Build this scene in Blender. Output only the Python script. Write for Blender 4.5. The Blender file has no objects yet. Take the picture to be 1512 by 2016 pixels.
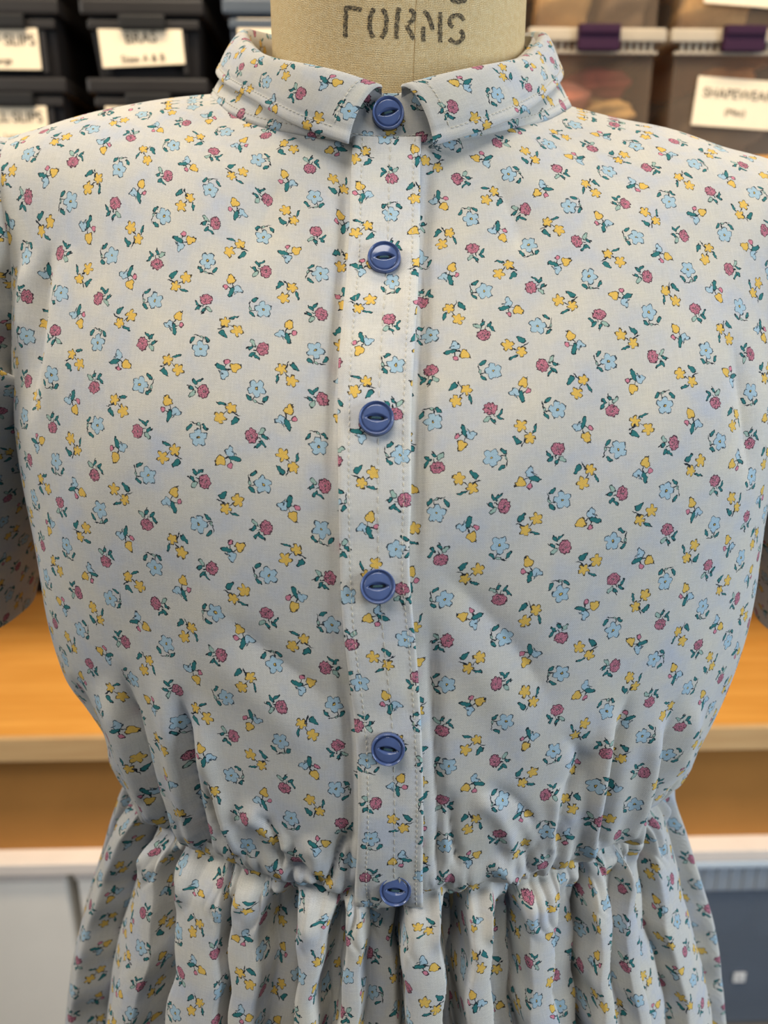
import bpy, bmesh, math, random
import numpy as np
from mathutils import Vector, Matrix
from mathutils.bvhtree import BVHTree
rng = np.random.default_rng(7)
random.seed(7)
D2R = math.pi / 180
C = bpy.context.scene.collection

# ------------------------------------------------------------------ camera, world, lights, exposure
EYE = 1.40                     # eye height in metres; all measures below are millimetres from the eye
PITCH, F = 17.0 * D2R, 1514.0
CP, SP = math.cos(PITCH), math.sin(PITCH)
scene = bpy.context.scene
cam = bpy.data.objects.new('camera', bpy.data.cameras.new('camera'))
C.objects.link(cam)
cam.location = (0, 0, EYE)
cam.rotation_euler = (math.pi / 2 - PITCH, 0, 0)
cam.data.sensor_width = 36.0
cam.data.lens = F / 2016 * 36.0
cam.data.clip_start = 0.01
cam.data.dof.use_dof = True
cam.data.dof.focus_distance = 0.292
cam.data.dof.aperture_fstop = 8.4
scene.camera = cam
scene.view_settings.view_transform = 'Standard'
scene.view_settings.look = 'None'
scene.view_settings.gamma = 1.0
scene.view_settings.use_curve_mapping = False
scene.view_settings.exposure = 0.14
world = bpy.data.worlds.new('world')
scene.world = world
world.use_nodes = True
world.node_tree.nodes['Background'].inputs[0].default_value = (0.58, 0.76, 1.0, 1)
world.node_tree.nodes['Background'].inputs[1].default_value = 0.12


def area(name, loc, target, sx, sy, power, col):
    l = bpy.data.lights.new(name, 'AREA')
    l.shape = 'RECTANGLE'
    l.size, l.size_y, l.energy, l.color = sx, sy, power, col
    o = bpy.data.objects.new(name, l)
    C.objects.link(o)
    o.location = loc
    o.rotation_euler = (Vector(target) - Vector(loc)).to_track_quat('-Z', 'Y').to_euler()
    return o


area('ceiling_light', (-0.15, -0.10, 2.75), (0, 0.33, 1.3), 0.8, 0.6, 13, (1.0, 0.92, 0.80))
area('lamp_light', (-1.45, -0.05, 2.10), (0.0, 0.30, 1.2), 0.45, 0.45, 11.0, (1.0, 0.95, 0.87))
area('window_light', (1.60, -0.30, 1.45), (0.0, 0.32, 1.05), 0.7, 0.9, 22, (0.80, 0.90, 1.0))
sl = area('shelf_light', (0.0, 0.62, 2.65), (0.0, 1.25, 0.9), 1.8, 0.2, 13, (1.0, 0.80, 0.54))
sl.data.spread = 1.75


# ------------------------------------------------------------------ helpers
def W(p):
    """millimetres from the eye -> metres in the room"""
    p = np.asarray(p, float)
    q = p / 1000.0
    q = q.copy()
    q[..., 2] += EYE
    return q


def ray(px, py):
    """direction of a measured picture point, depth 1 along the optical axis"""
    e = (1008.0 - py) / F
    return np.array([(px - 756.0) / F, CP + SP * e, -SP + CP * e])


def at(px, py, y):
    r = ray(px, py)
    return r * (y / r[1])


def project(p):
    p = np.asarray(p, float)
    d = p[..., 1] * CP - p[..., 2] * SP
    u = p[..., 1] * SP + p[..., 2] * CP
    return np.stack([756 + F * p[..., 0] / d, 1008 - F * u / d], -1)


def link(name, me, mat=None, parent=None, smooth=True):
    o = bpy.data.objects.new(name, me)
    C.objects.link(o)
    if mat is not None and not me.materials:
        me.materials.append(mat)
    if smooth:
        me.polygons.foreach_set('use_smooth', [True] * len(me.polygons))
    if parent is not None:
        o.parent = parent
    return o


def mesh_of(name, V, Fc, uv=None):
    me = bpy.data.meshes.new(name)
    me.from_pydata([tuple(v) for v in V], [], [tuple(f) for f in Fc])
    if uv is not None:
        lay = me.uv_layers.new(name='UVMap')
        idx = np.empty(len(me.loops), np.int32)
        me.loops.foreach_get('vertex_index', idx)
        lay.data.foreach_set('uv', np.asarray(uv, np.float32)[idx].ravel())
    me.update()
    return me


def grid_faces(n, m, close_m=False, flip=False):
    i, j = np.meshgrid(np.arange(n - 1), np.arange(m if close_m else m - 1), indexing='ij')
    j2 = (j + 1) % m
    q = np.stack([i * m + j, i * m + j2, (i + 1) * m + j2, (i + 1) * m + j], -1).reshape(-1, 4)
    return q[:, ::-1] if flip else q


def grid(name, P, mat, parent=None, uv=None, close_m=False, flip=False, world=True):
    n, m = P.shape[:2]
    V = (W(P) if world else P).reshape(-1, 3)
    me = mesh_of(name, V, grid_faces(n, m, close_m, flip).tolist(), None if uv is None else uv.reshape(-1, 2))
    return link(name, me, mat, parent)


def bm_obj(name, bm, mat, parent=None, smooth=False):
    me = bpy.data.meshes.new(name)
    bm.normal_update()
    bm.to_mesh(me)
    bm.free()
    return link(name, me, mat, parent, smooth)


def add_box(bm, c, s, bevel=0.0, taper=1.0, mat_index=0):
    """box centred at c with size s (metres); taper scales the bottom face"""
    r = bmesh.ops.create_cube(bm, size=1.0)
    vs = r['verts']
    for v in vs:
        k = taper if v.co.z < 0 else 1.0
        v.co = Vector((v.co.x * s[0] * k + c[0], v.co.y * s[1] * k + c[1], v.co.z * s[2] + c[2]))
    if bevel:
        es = list({e for v in vs for e in v.link_edges})
        bmesh.ops.bevel(bm, geom=es, offset=bevel, segments=2, affect='EDGES', profile=0.7)
    return vs


def add_tube(bm, pts, r, n=6):
    pts = [Vector(p) for p in pts]
    rings = []
    for i, p in enumerate(pts):
        t = (pts[min(i + 1, len(pts) - 1)] - pts[max(i - 1, 0)]).normalized()
        a = t.orthogonal().normalized()
        b = t.cross(a)
        if rings:
            a = (rings[-1][1] - t * rings[-1][1].dot(t)).normalized()
            b = t.cross(a)
        rr = r[i] if hasattr(r, '__len__') else r
        rings.append(([bm.verts.new(p + a * rr * math.cos(k * 2 * math.pi / n) + b * rr * math.sin(k * 2 * math.pi / n)) for k in range(n)], a))
    for (A, _), (B, _) in zip(rings, rings[1:]):
        for k in range(n):
            bm.faces.new((A[k], A[(k + 1) % n], B[(k + 1) % n], B[k]))
    bm.faces.new(rings[0][0][::-1])
    bm.faces.new(rings[-1][0])


def empty(name, loc=(0, 0, 0), rz=0.0):
    o = bpy.data.objects.new(name, None)
    C.objects.link(o)
    o.location = loc
    o.rotation_euler = (0, 0, rz)
    o.empty_display_size = 0.05
    return o


def tag(o, label=None, cat=None, group=None, kind=None):
    if label: o['label'] = label
    if cat: o['category'] = cat
    if group: o['group'] = group
    if kind: o['kind'] = kind
    return o


def spline(xk, yk, xq, periodic=False):
    """cubic spline through columns of yk at knots xk"""
    xk = np.asarray(xk, float); yk = np.asarray(yk, float); xq = np.asarray(xq, float)
    sh = yk.shape[1:]
    yk = yk.reshape(len(xk), -1)
    n = len(xk)
    h = np.diff(xk)
    A = np.zeros((n, n)); B = np.zeros((n, yk.shape[1]))
    if periodic:                       # last knot repeats the first
        A = np.zeros((n - 1, n - 1)); B = np.zeros((n - 1, yk.shape[1]))
        for i in range(n - 1):
            hm, hp = h[i - 1], h[i]
            A[i, (i - 1) % (n - 1)] += hm; A[i, i] += 2 * (hm + hp); A[i, (i + 1) % (n - 1)] += hp
            B[i] = 6 * ((yk[i + 1] - yk[i]) / hp - (yk[i] - yk[i - 1 if i else n - 2]) / hm)
        M = np.linalg.solve(A, B); M = np.vstack([M, M[:1]])
    else:
        A[0, 0] = A[-1, -1] = 1
        for i in range(1, n - 1):
            A[i, i - 1] = h[i - 1]; A[i, i] = 2 * (h[i - 1] + h[i]); A[i, i + 1] = h[i]
            B[i] = 6 * ((yk[i + 1] - yk[i]) / h[i] - (yk[i] - yk[i - 1]) / h[i - 1])
        M = np.linalg.solve(A, B)
    i = np.clip(np.searchsorted(xk, xq, side='right') - 1, 0, n - 2)
    t = xq - xk[i]; hh = h[i]
    t = t[:, None]; hh = hh[:, None]
    out = (M[i] * (hh - t) ** 3 + M[i + 1] * t ** 3) / (6 * hh) + (yk[i] / hh - M[i] * hh / 6) * (hh - t) + (yk[i + 1] / hh - M[i + 1] * hh / 6) * t
    return out.reshape((len(xq),) + sh)


def smoothstep(a, b, x):
    t = np.clip((x - a) / (b - a), 0, 1)
    return t * t * (3 - 2 * t)


def noise1(x, seed, scale):
    """smooth 1-D value noise in -1..1"""
    r = np.random.default_rng(seed).uniform(-1, 1, 512)
    q = x / scale
    i = np.floor(q).astype(int); f = q - i; f = f * f * (3 - 2 * f)
    return r[i % 512] * (1 - f) + r[(i + 1) % 512] * f


def grid_normals(P, close=False):
    if close:
        du = np.roll(P, -1, 1) - np.roll(P, 1, 1)
    else:
        du = np.gradient(P, axis=1)
    dv = np.gradient(P, axis=0)
    n = np.cross(du, dv)
    return n / np.maximum(np.linalg.norm(n, axis=-1, keepdims=True), 1e-9)


# ------------------------------------------------------------------ materials
def lin(r, g, b):
    f = lambda c: (c / 255 / 12.92) if c / 255 <= 0.04045 else ((c / 255 + 0.055) / 1.055) ** 2.4
    return (f(r), f(g), f(b), 1.0)


class NT:
    def __init__(self, name):
        self.mat = bpy.data.materials.new(name)
        self.mat.use_nodes = True
        self.t = self.mat.node_tree
        self.b = self.t.nodes['Principled BSDF']

    def n(self, typ, **kw):
        nd = self.t.nodes.new(typ)
        for k, v in kw.items():
            setattr(nd, k, v)
        return nd

    def put(self, sock, v):
        if v is None:
            return
        if hasattr(v, 'is_output'):
            self.t.links.new(v, sock)
        else:
            sock.default_value = v

    def m(self, op, a, b=None, c=None, clamp=False):
        nd = self.n('ShaderNodeMath', operation=op, use_clamp=clamp)
        for s, v in zip(nd.inputs, (a, b, c)):
            self.put(s, v)
        return nd.outputs[0]

    def v(self, op, a, b=None, c=None, out=0):
        nd = self.n('ShaderNodeVectorMath', operation=op)
        for s, x in zip(nd.inputs, (a, b, c)):
            self.put(s, x)
        return nd.outputs[out]

    def mix(self, f, a, b, blend='MIX'):
        nd = self.n('ShaderNodeMix', data_type='RGBA', blend_type=blend)
        self.put(nd.inputs[0], f); self.put(nd.inputs[6], a); self.put(nd.inputs[7], b)
        return nd.outputs[2]

    def noise(self, vec, scale, detail=2.0, rough=0.5, dims='3D'):
        nd = self.n('ShaderNodeTexNoise', noise_dimensions=dims)
        self.put(nd.inputs['Vector'], vec)
        nd.inputs['Scale'].default_value = scale
        nd.inputs['Detail'].default_value = detail
        nd.inputs['Roughness'].default_value = rough
        return nd.outputs[0]

    def ramp(self, f, stops, interp='LINEAR'):
        nd = self.n('ShaderNodeValToRGB')
        cr = nd.color_ramp
        cr.interpolation = interp
        while len(cr.elements) < len(stops):
            cr.elements.new(0.5)
        for e, (p, c) in zip(cr.elements, stops):
            e.position = p
        for e, (p, c) in zip(cr.elements, stops):
            e.color = c
        self.put(nd.inputs[0], f)
        return nd.outputs[0], nd.outputs[1]

    def sep(self, v):
        nd = self.n('ShaderNodeSeparateXYZ'); self.put(nd.inputs[0], v)
        return nd.outputs

    def comb(self, x, y, z=0.0):
        nd = self.n('ShaderNodeCombineXYZ')
        for s, v in zip(nd.inputs, (x, y, z)):
            self.put(s, v)
        return nd.outputs[0]

    def bump(self, h, strength, dist):
        nd = self.n('ShaderNodeBump')
        nd.inputs['Strength'].default_value = strength
        nd.inputs['Distance'].default_value = dist
        self.put(nd.inputs['Height'], h)
        self.put(self.b.inputs['Normal'], nd.outputs[0])

    def color(self, c):
        self.put(self.b.inputs['Base Color'], c)

    def rough(self, r, spec=None):
        self.put(self.b.inputs['Roughness'], r)
        if spec is not None:
            self.b.inputs['Specular IOR Level'].default_value = spec


TEAL, PALE, BLUE = lin(44, 112, 114), lin(150, 176, 165), lin(160, 186, 200)
PINK, YEL, INK = lin(200, 124, 142), lin(216, 178, 88), lin(30, 38, 46)
# the four printed sprigs: (centre, radii, turn in degrees, lobe depth, lobes, colour)
SPRIGS = [
    [  # blue five-petal flower under a spray of leaves
        ((-0.22, 0.34), (0.26, 0.040), 105, 0, 2, INK), ((0.10, 0.72), (0.42, 0.040), 14, 0, 2, INK),
        ((-0.55, 0.40), (0.27, 0.16), 55, 0.12, 2, TEAL), ((0.60, 0.44), (0.29, 0.16), -48, 0.12, 2, TEAL),
        ((-0.14, 0.62), (0.18, 0.11), 20, 0.1, 2, PALE), ((0.0, -0.32), (0.56, 0.56), 18, 0.24, 5, BLUE),
        ((0.0, -0.32), (0.11, 0.11), 0, 0, 2, YEL), None],
    [  # pink rose with leaves below
        ((0.0, -0.08), (0.24, 0.040), 80, 0, 2, INK), ((0.12, -0.74), (0.16, 0.040), 60, 0, 2, INK),
        ((-0.52, -0.10), (0.30, 0.13), -45, 0.15, 2, TEAL), ((-0.36, -0.40), (0.26, 0.15), 50, 0.15, 2, TEAL),
        ((0.50, -0.30), (0.30, 0.19), -30, 0.12, 2, PALE), ((0.08, 0.40), (0.52, 0.44), 10, 0.06, 9, PINK),
        ((0.12, -0.50), (0.22, 0.15), 55, 0.15, 2, TEAL), ((0.08, 0.42), (0.09, 0.07), 0, 0, 2, lin(240, 205, 205))],
    [  # two yellow flowers on one stem
        ((-0.60, 0.02), (0.42, 0.040), -12, 0, 2, INK), ((-0.50, -0.05), (0.44, 0.036), -26, 0, 2, INK),
        ((-0.58, 0.50), (0.40, 0.20), 50, 0.16, 3, TEAL), ((0.44, -0.62), (0.36, 0.12), -8, 0.1, 2, TEAL),
        ((0.12, 0.0), (0.24, 0.038), 50, 0, 2, INK), ((0.50, 0.40), (0.38, 0.38), 30, 0.34, 5, YEL),
        ((-0.28, -0.38), (0.34, 0.34), 0, 0.34, 5, YEL), None],
    [  # blue bell, yellow tulip and a pink bud
        ((0.10, 0.06), (0.26, 0.040), -15, 0, 2, INK), ((-0.18, -0.22), (0.20, 0.040), -60, 0, 2, INK),
        ((-0.25, 0.40), (0.30, 0.44), 0, 0.20, 3, BLUE), ((-0.50, 0.30), (0.26, 0.05), 40, 0, 2, BLUE),
        ((-0.50, -0.08), (0.44, 0.20), 22, 0.1, 2, TEAL), ((0.55, -0.12), (0.40, 0.34), -18, 0.16, 3, YEL),
        ((-0.05, -0.52), (0.22, 0.20), -30, 0.08, 2, PINK), ((0.95, -0.30), (0.10, 0.036), -50, 0, 2, INK)],
]


def fabric_material(name, print_on=True, gain=1.0):
    k = NT(name)
    uvn = k.n('ShaderNodeUVMap', uv_map='UVMap')
    uv = uvn.outputs[0]                                   # millimetres of cloth
    # cloth ground: washed white cotton with faded patches
    mott = k.noise(uv, 0.05, 3.0, 0.6)
    ground = k.ramp(mott, [(0.30, lin(202, 197, 184)), (0.52, lin(194, 192, 187)), (0.72, lin(182, 186, 194))])[0]
    s = k.sep(uv)
    tw = k.m('SINE', k.m('MULTIPLY', k.m('ADD', s[0], s[1]), 2 * math.pi / 0.70))
    fine = k.noise(uv, 2.6, 2.0, 0.7)
    slub = k.noise(k.v('MULTIPLY', uv, (0.16, 2.4, 1)), 1.0, 2.0, 0.6)
    slub2 = k.noise(k.v('MULTIPLY', uv, (2.4, 0.16, 1)), 1.0, 2.0, 0.6)
    weave = k.m('ADD', k.m('MULTIPLY', tw, 0.024), k.m('MULTIPLY', k.m('SUBTRACT', fine, 0.5), 0.42))
    weave = k.m('ADD', weave, k.m('MULTIPLY', k.m('SUBTRACT', k.m('ADD', slub, slub2), 1.0), 0.26))
    col = ground
    if print_on:
        U = 4.75
        warp = k.n('ShaderNodeTexNoise', noise_dimensions='2D')
        k.put(warp.inputs['Vector'], uv); warp.inputs['Scale'].default_value = 0.75; warp.inputs['Detail'].default_value = 1.0
        wv = k.v('MULTIPLY_ADD', warp.outputs[1], (0.24, 0.24, 0.0), (-0.12, -0.12, 0.0))
        q = k.v('MULTIPLY_ADD', uv, (1 / U, 1 / U, 0), wv)
        qs = k.sep(q)
        x = k.m('MULTIPLY_ADD', qs[1], 0.045, qs[0])
        c = k.m('ROUND', k.m('DIVIDE', x, 2.22))
        odd = k.m('FLOORED_MODULO', c, 2.0)
        yo = k.m('MULTIPLY_ADD', odd, -1.69, qs[1])
        row = k.m('ROUND', k.m('DIVIDE', yo, 3.38))
        lx = k.m('MULTIPLY_ADD', c, -2.22, x)
        ly = k.m('MULTIPLY_ADD', row, -3.38, yo)
        alt = k.m('FLOORED_MODULO', k.m('ADD', k.m('FLOOR', k.m('DIVIDE', c, 2.0)), row), 2.0)
        sid = k.m('MULTIPLY_ADD', odd, 2.0, alt)
        fac = k.m('MULTIPLY_ADD', sid, 0.25, 0.125)
        wn = k.n('ShaderNodeTexWhiteNoise', noise_dimensions='2D')
        k.put(wn.inputs['Vector'], k.comb(c, row))
        hs = k.n('ShaderNodeSeparateColor'); k.put(hs.inputs[0], wn.outputs['Color'])
        turn = k.m('MULTIPLY', k.m('FLOOR', k.m('MULTIPLY', hs.outputs[0], 4.0)), math.pi / 2)
        turn = k.m('ADD', turn, k.m('MULTIPLY', hs.outputs[2], 0.25))
        mir = k.m('MULTIPLY_ADD', k.m('GREATER_THAN', hs.outputs[1], 0.5), 2.0, -1.0)
        rot = k.n('ShaderNodeVectorRotate', rotation_type='Z_AXIS')
        k.put(rot.inputs['Vector'], k.comb(k.m('MULTIPLY', lx, k.m('MULTIPLY', mir, 0.95)), k.m('MULTIPLY', ly, 0.95))); k.put(rot.inputs['Angle'], turn)
        p = rot.outputs[0]
        scr = k.noise(k.v('MULTIPLY', uv, (1, 1, 0)), 1.7, 1.0)
        scr = k.m('LESS_THAN', k.m('ABSOLUTE', k.m('SUBTRACT', scr, 0.5)), 0.045)
        isrose = k.m('COMPARE', sid, 1.0, 0.2)
        pos = [0.0, 0.25, 0.5, 0.75]
        for slot in range(8):
            r1, r2, r3 = [], [], []
            for i in range(4):
                e = SPRIGS[i][slot]
                if e is None:
                    e = ((9, 9), (0.0008, 0.0008), 0, 0, 2, INK)
                    r1.append((pos[i], (1.0, 1.0, 0, 1)))
                else:
                    r1.append((pos[i], (e[0][0] / 2.4 + .5, e[0][1] / 2.4 + .5, (e[2] % 360) / 360, 1)))
                r2.append((pos[i], (1 / e[1][0] / 40, 1 / e[1][1] / 40, e[3], e[4] / 10)))
                r3.append((pos[i], e[5]))
            c1, _ = k.ramp(fac, r1, 'CONSTANT')
            c2, a2 = k.ramp(fac, r2, 'CONSTANT')
            c3, _ = k.ramp(fac, r3, 'CONSTANT')
            cen = k.v('MULTIPLY_ADD', c1, (2.4, 2.4, 0), (-1.2, -1.2, 0))
            ang = k.m('MULTIPLY', k.sep(c1)[2], -2 * math.pi)
            ro = k.n('ShaderNodeVectorRotate', rotation_type='Z_AXIS')
            k.put(ro.inputs['Vector'], k.v('SUBTRACT', p, cen)); k.put(ro.inputs['Angle'], ang)
            inv = k.v('MULTIPLY', c2, (40, 40, 0))
            qq = k.v('MULTIPLY', ro.outputs[0], inv)
            ln = k.v('LENGTH', qq, out=1)
            xs = k.sep(qq)
            th = k.m('ARCTAN2', xs[1], xs[0])
            nlob = k.m('MULTIPLY', a2, 10.0)
            co = k.m('COSINE', k.m('MULTIPLY', th, nlob))
            if slot >= 5:                       # petals: round lobes with sharp notches
                pet = k.m('MULTIPLY_ADD', k.m('ABSOLUTE', k.m('COSINE', k.m('MULTIPLY', th, k.m('MULTIPLY', a2, 5.0)))), 2.0, -1.0)
                isf = k.m('GREATER_THAN', nlob, 4.0)
                co = k.m('ADD', k.m('MULTIPLY', pet, isf), k.m('MULTIPLY', co, k.m('SUBTRACT', 1.0, isf)))
            R = k.m('MULTIPLY_ADD', co, k.sep(c2)[2], 1.0)
            d = k.m('DIVIDE', ln, R)
            fill = k.m('LESS_THAN', d, 1.0)
            iw = k.v('DOT_PRODUCT', inv, (0.029, 0.029, 0), out=1)
            edge = k.m('GREATER_THAN', k.m('ADD', d, iw), 1.0)
            if slot == 5:
                edge = k.m('MAXIMUM', edge, k.m('MULTIPLY', scr, isrose))
            col = k.mix(fill, col, k.mix(k.m('MULTIPLY', edge, 0.9), c3, INK))
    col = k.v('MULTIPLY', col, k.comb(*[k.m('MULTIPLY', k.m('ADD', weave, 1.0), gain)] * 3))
    k.color(col)
    k.rough(0.88, 0.15)
    k.b.inputs['Sheen Weight'].default_value = 0.06
    k.bump(k.m('ADD', k.m('MULTIPLY', tw, 0.16), fine), 0.25, 0.0003)
    return k.mat


def canvas_material(name, ink=False):
    k = NT(name)
    uv = k.n('ShaderNodeUVMap', uv_map='UVMap').outputs[0]
    wob = k.n('ShaderNodeTexNoise', noise_dimensions='2D'); k.put(wob.inputs['Vector'], uv); wob.inputs['Scale'].default_value = 0.25
    q = k.v('MULTIPLY_ADD', wob.outputs[1], (0.9, 0.9, 0), uv)
    s = k.sep(q)
    P = 0.56
    su = k.m('SINE', k.m('MULTIPLY', s[0], math.pi / P)); sv = k.m('SINE', k.m('MULTIPLY', s[1], math.pi / P))
    par = k.m('FLOORED_MODULO', k.m('ADD', k.m('FLOOR', k.m('DIVIDE', s[0], P)), k.m('FLOOR', k.m('DIVIDE', s[1], P))), 2.0)
    hu = k.m('ABSOLUTE', su); hv = k.m('ABSOLUTE', sv)
    over = k.m('ADD', k.m('MULTIPLY', hu, par), k.m('MULTIPLY', hv, k.m('SUBTRACT', 1.0, par)))
    h = k.m('MULTIPLY', over, k.m('POWER', k.m('MULTIPLY', hu, hv), 0.35))
    slub = k.noise(uv, 0.5, 3.0)
    light = k.ramp(slub, [(0.3, lin(240, 212, 158)), (0.7, lin(252, 232, 186))])[0]
    col = k.mix(k.ramp(h, [(0.08, (0, 0, 0, 1)), (0.50, (1, 1, 1, 1))])[0], lin(192, 158, 106), light)
    if ink:
        worn = k.noise(uv, 1.1, 3.0, 0.7)
        f = k.m('MULTIPLY', k.ramp(worn, [(0.30, (0.35,) * 3 + (1,)), (0.55, (1, 1, 1, 1))])[0], k.ramp(h, [(0.55, (1, 1, 1, 1)), (0.95, (0.70,) * 3 + (1,))])[0])
        col = k.mix(f, col, lin(52, 48, 46))
    k.color(col)
    k.rough(0.9, 0.12)
    k.bump(h, 0.7, 0.0004)
    return k.mat


def plain(name, c, rough=0.5, spec=0.5, noise_scale=0, amount=0.15, metal=0.0, bump=0.0):
    k = NT(name)
    if noise_scale:
        tc = k.n('ShaderNodeTexCoord').outputs['Object']
        nz = k.noise(tc, noise_scale, 4.0, 0.6)
        lo = tuple(x * (1 - amount) for x in c[:3]) + (1,)
        hi = tuple(min(1, x * (1 + amount)) for x in c[:3]) + (1,)
        k.color(k.ramp(nz, [(0.3, lo), (0.7, hi)])[0])
        if bump:
            k.bump(nz, bump, 0.002)
    else:
        k.color(c)
    k.rough(rough, spec)
    k.b.inputs['Metallic'].default_value = metal
    return k.mat


def wood_material(name, a, b, stretch=(1.2, 14, 14)):
    k = NT(name)
    tc = k.n('ShaderNodeTexCoord').outputs['Object']
    v = k.v('MULTIPLY', tc, stretch)
    nz = k.noise(v, 3.0, 5.0, 0.6)
    k.color(k.ramp(nz, [(0.30, a), (0.70, b)])[0])
    k.rough(0.55, 0.3)
    k.bump(nz, 0.15, 0.002)
    return k.mat


def clear_plastic(name, tint, body=0.35, c=(170, 150, 130)):
    """thin see-through plastic: mostly straight transmission, a little milky body and gloss"""
    k = NT(name)
    tr = k.n('ShaderNodeBsdfTransparent'); tr.inputs[0].default_value = tint
    k.color(lin(*c)); k.rough(0.25, 0.5)
    mx = k.n('ShaderNodeMixShader'); mx.inputs[0].default_value = body
    k.put(mx.inputs[1], tr.outputs[0]); k.put(mx.inputs[2], k.b.outputs[0])
    k.put(k.t.nodes['Material Output'].inputs[0], mx.outputs[0])
    return k.mat


M = {}
M['fabric'] = fabric_material('printed_cotton')
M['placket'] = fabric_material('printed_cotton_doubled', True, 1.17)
M['canvas'] = canvas_material('linen_canvas')
M['ink'] = canvas_material('stamped_ink', True)
M['seam'] = plain('seam_thread', lin(176, 148, 104), 0.9, 0.1)  # thread a tone darker than the linen
M['thread'] = plain('cream_thread', lin(214, 208, 190), 0.8, 0.2, 900, 0.1)
M['teal_thread'] = plain('teal_thread', lin(62, 92, 98), 0.7, 0.3, 1500, 0.3)
M['button'] = plain('blue_plastic', lin(82, 99, 144), 0.13, 0.6, 160, 0.10)
M['hole'] = plain('button_hole_dark', lin(22, 32, 40), 0.6, 0.3)
M['black_bin'] = plain('black_plastic', lin(36, 33, 32), 0.4, 0.3, 9, 0.2)
M['grey_bin'] = plain('slate_plastic', lin(74, 82, 92), 0.4, 0.4, 9, 0.12)
M['recess_black'] = plain('black_recess_plastic', lin(16, 15, 15), 0.5, 0.3)
M['paper'] = plain('label_paper', lin(232, 214, 186), 0.8, 0.2, 25, 0.04)
M['print'] = plain('label_ink', lin(70, 62, 52), 0.8, 0.1)
M['purple'] = plain('purple_latch', lin(48, 18, 44), 0.6, 0.2)
M['clear'] = clear_plastic('clear_plastic', (0.92, 0.88, 0.84, 1), 0.12)
M['rim'] = plain('frosted_rim', lin(172, 158, 138), 0.4, 0.4, 12, 0.08)
M['tote'] = clear_plastic('smoky_plastic', (0.68, 0.72, 0.78, 1), 0.42, (136, 148, 164))
M['board'] = wood_material('orange_board', lin(205, 142, 60), lin(228, 168, 84))
M['edge'] = wood_material('board_edge', lin(190, 152, 106), lin(210, 176, 128))
M['carton'] = plain('kraft_card', lin(176, 124, 66), 0.85, 0.1, 3, 0.12)
M['white'] = plain('white_laminate', lin(244, 240, 232), 0.5, 0.3, 6, 0.03)
M['white_edge'] = plain('white_rail', lin(236, 226, 218), 0.5, 0.3, 12, 0.04)
M['dark_wall'] = plain('dark_wall_paint', lin(40, 34, 30), 0.9, 0.1, 2, 0.2)
M['floor'] = plain('concrete_floor', lin(120, 116, 110), 0.7, 0.3, 3, 0.12)
M['steel'] = plain('grey_steel', lin(140, 140, 142), 0.35, 0.5, 0, 0, 1.0)
M['iron'] = plain('cast_iron', lin(30, 30, 32), 0.5, 0.4, 40, 0.2)
M['dark_inside'] = plain('dark_brown_backing', lin(30, 27, 25), 0.9, 0.1)  # dark brown panel at the back of the shelving


def cloth_material(name, c):
    return plain(name, c, 0.9, 0.1, 60, 0.18, 0.0, 0.3)


M['pink_cloth'] = cloth_material('pink_jersey', lin(216, 140, 122))
M['red_cloth'] = cloth_material('coral_jersey', lin(190, 92, 80))
M['beige_cloth'] = cloth_material('beige_jersey', lin(206, 174, 120))
M['tan_cloth'] = cloth_material('tan_jersey', lin(206, 142, 88))
M['grey_cloth'] = cloth_material('grey_jersey', lin(110, 98, 84))
M['slate_cloth'] = cloth_material('slate_jersey', lin(104, 114, 128))
M['pale_cloth'] = cloth_material('pale_jersey', lin(190, 192, 196))

# ------------------------------------------------------------------ setting
X0 = 6.5                                       # middle of the dress form


def sbox(name, lo, hi, mat, kind='structure', bevel=0):
    bm = bmesh.new()
    c = [(a + b) / 2 for a, b in zip(lo, hi)]
    add_box(bm, c, [b - a for a, b in zip(lo, hi)], bevel)
    o = bm_obj(name, bm, mat)
    if kind:
        o['kind'] = kind
    return o


sbox('floor', (-2.4, -2.2, -0.05), (2.4, 2.0, 0.0), M['floor'])
sbox('wall_back', (-2.4, 1.86, 0.0), (2.4, 1.92, 2.9), M['dark_wall'])

YAW = 0.028


def shelf_y(x):
    return 1.118 + YAW * x


def bg(px, py, dy=0.0):
    """point of the shelf front (metres) behind a measured picture point"""
    r = ray(px, py)
    # plane y = 1118 + YAW x + dy
    t = (1118 + dy * 1000) / (r[1] - YAW * r[0])
    return W(r * t)


# shelving unit -------------------------------------------------------------
unit = tag(empty('shelving_unit', (0, 1.118, 0), YAW), 'wooden shelving unit with thick orange board shelves behind the dress form', 'shelving')
zs_top = bg(1460, 306)[2]
zs_deck = bg(60, 1455)[2]
zs_edge = bg(60, 1498)[2]


zs_r1, zs_r0 = bg(60, 1700)[2], bg(60, 1721)[2]


def upart(name, lo, hi, mat, bevel=0.002):
    bm = bmesh.new()
    c = [(a + b) / 2 for a, b in zip(lo, hi)]
    add_box(bm, c, [b - a for a, b in zip(lo, hi)], bevel)
    return bm_obj(name, bm, mat, unit)


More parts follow.
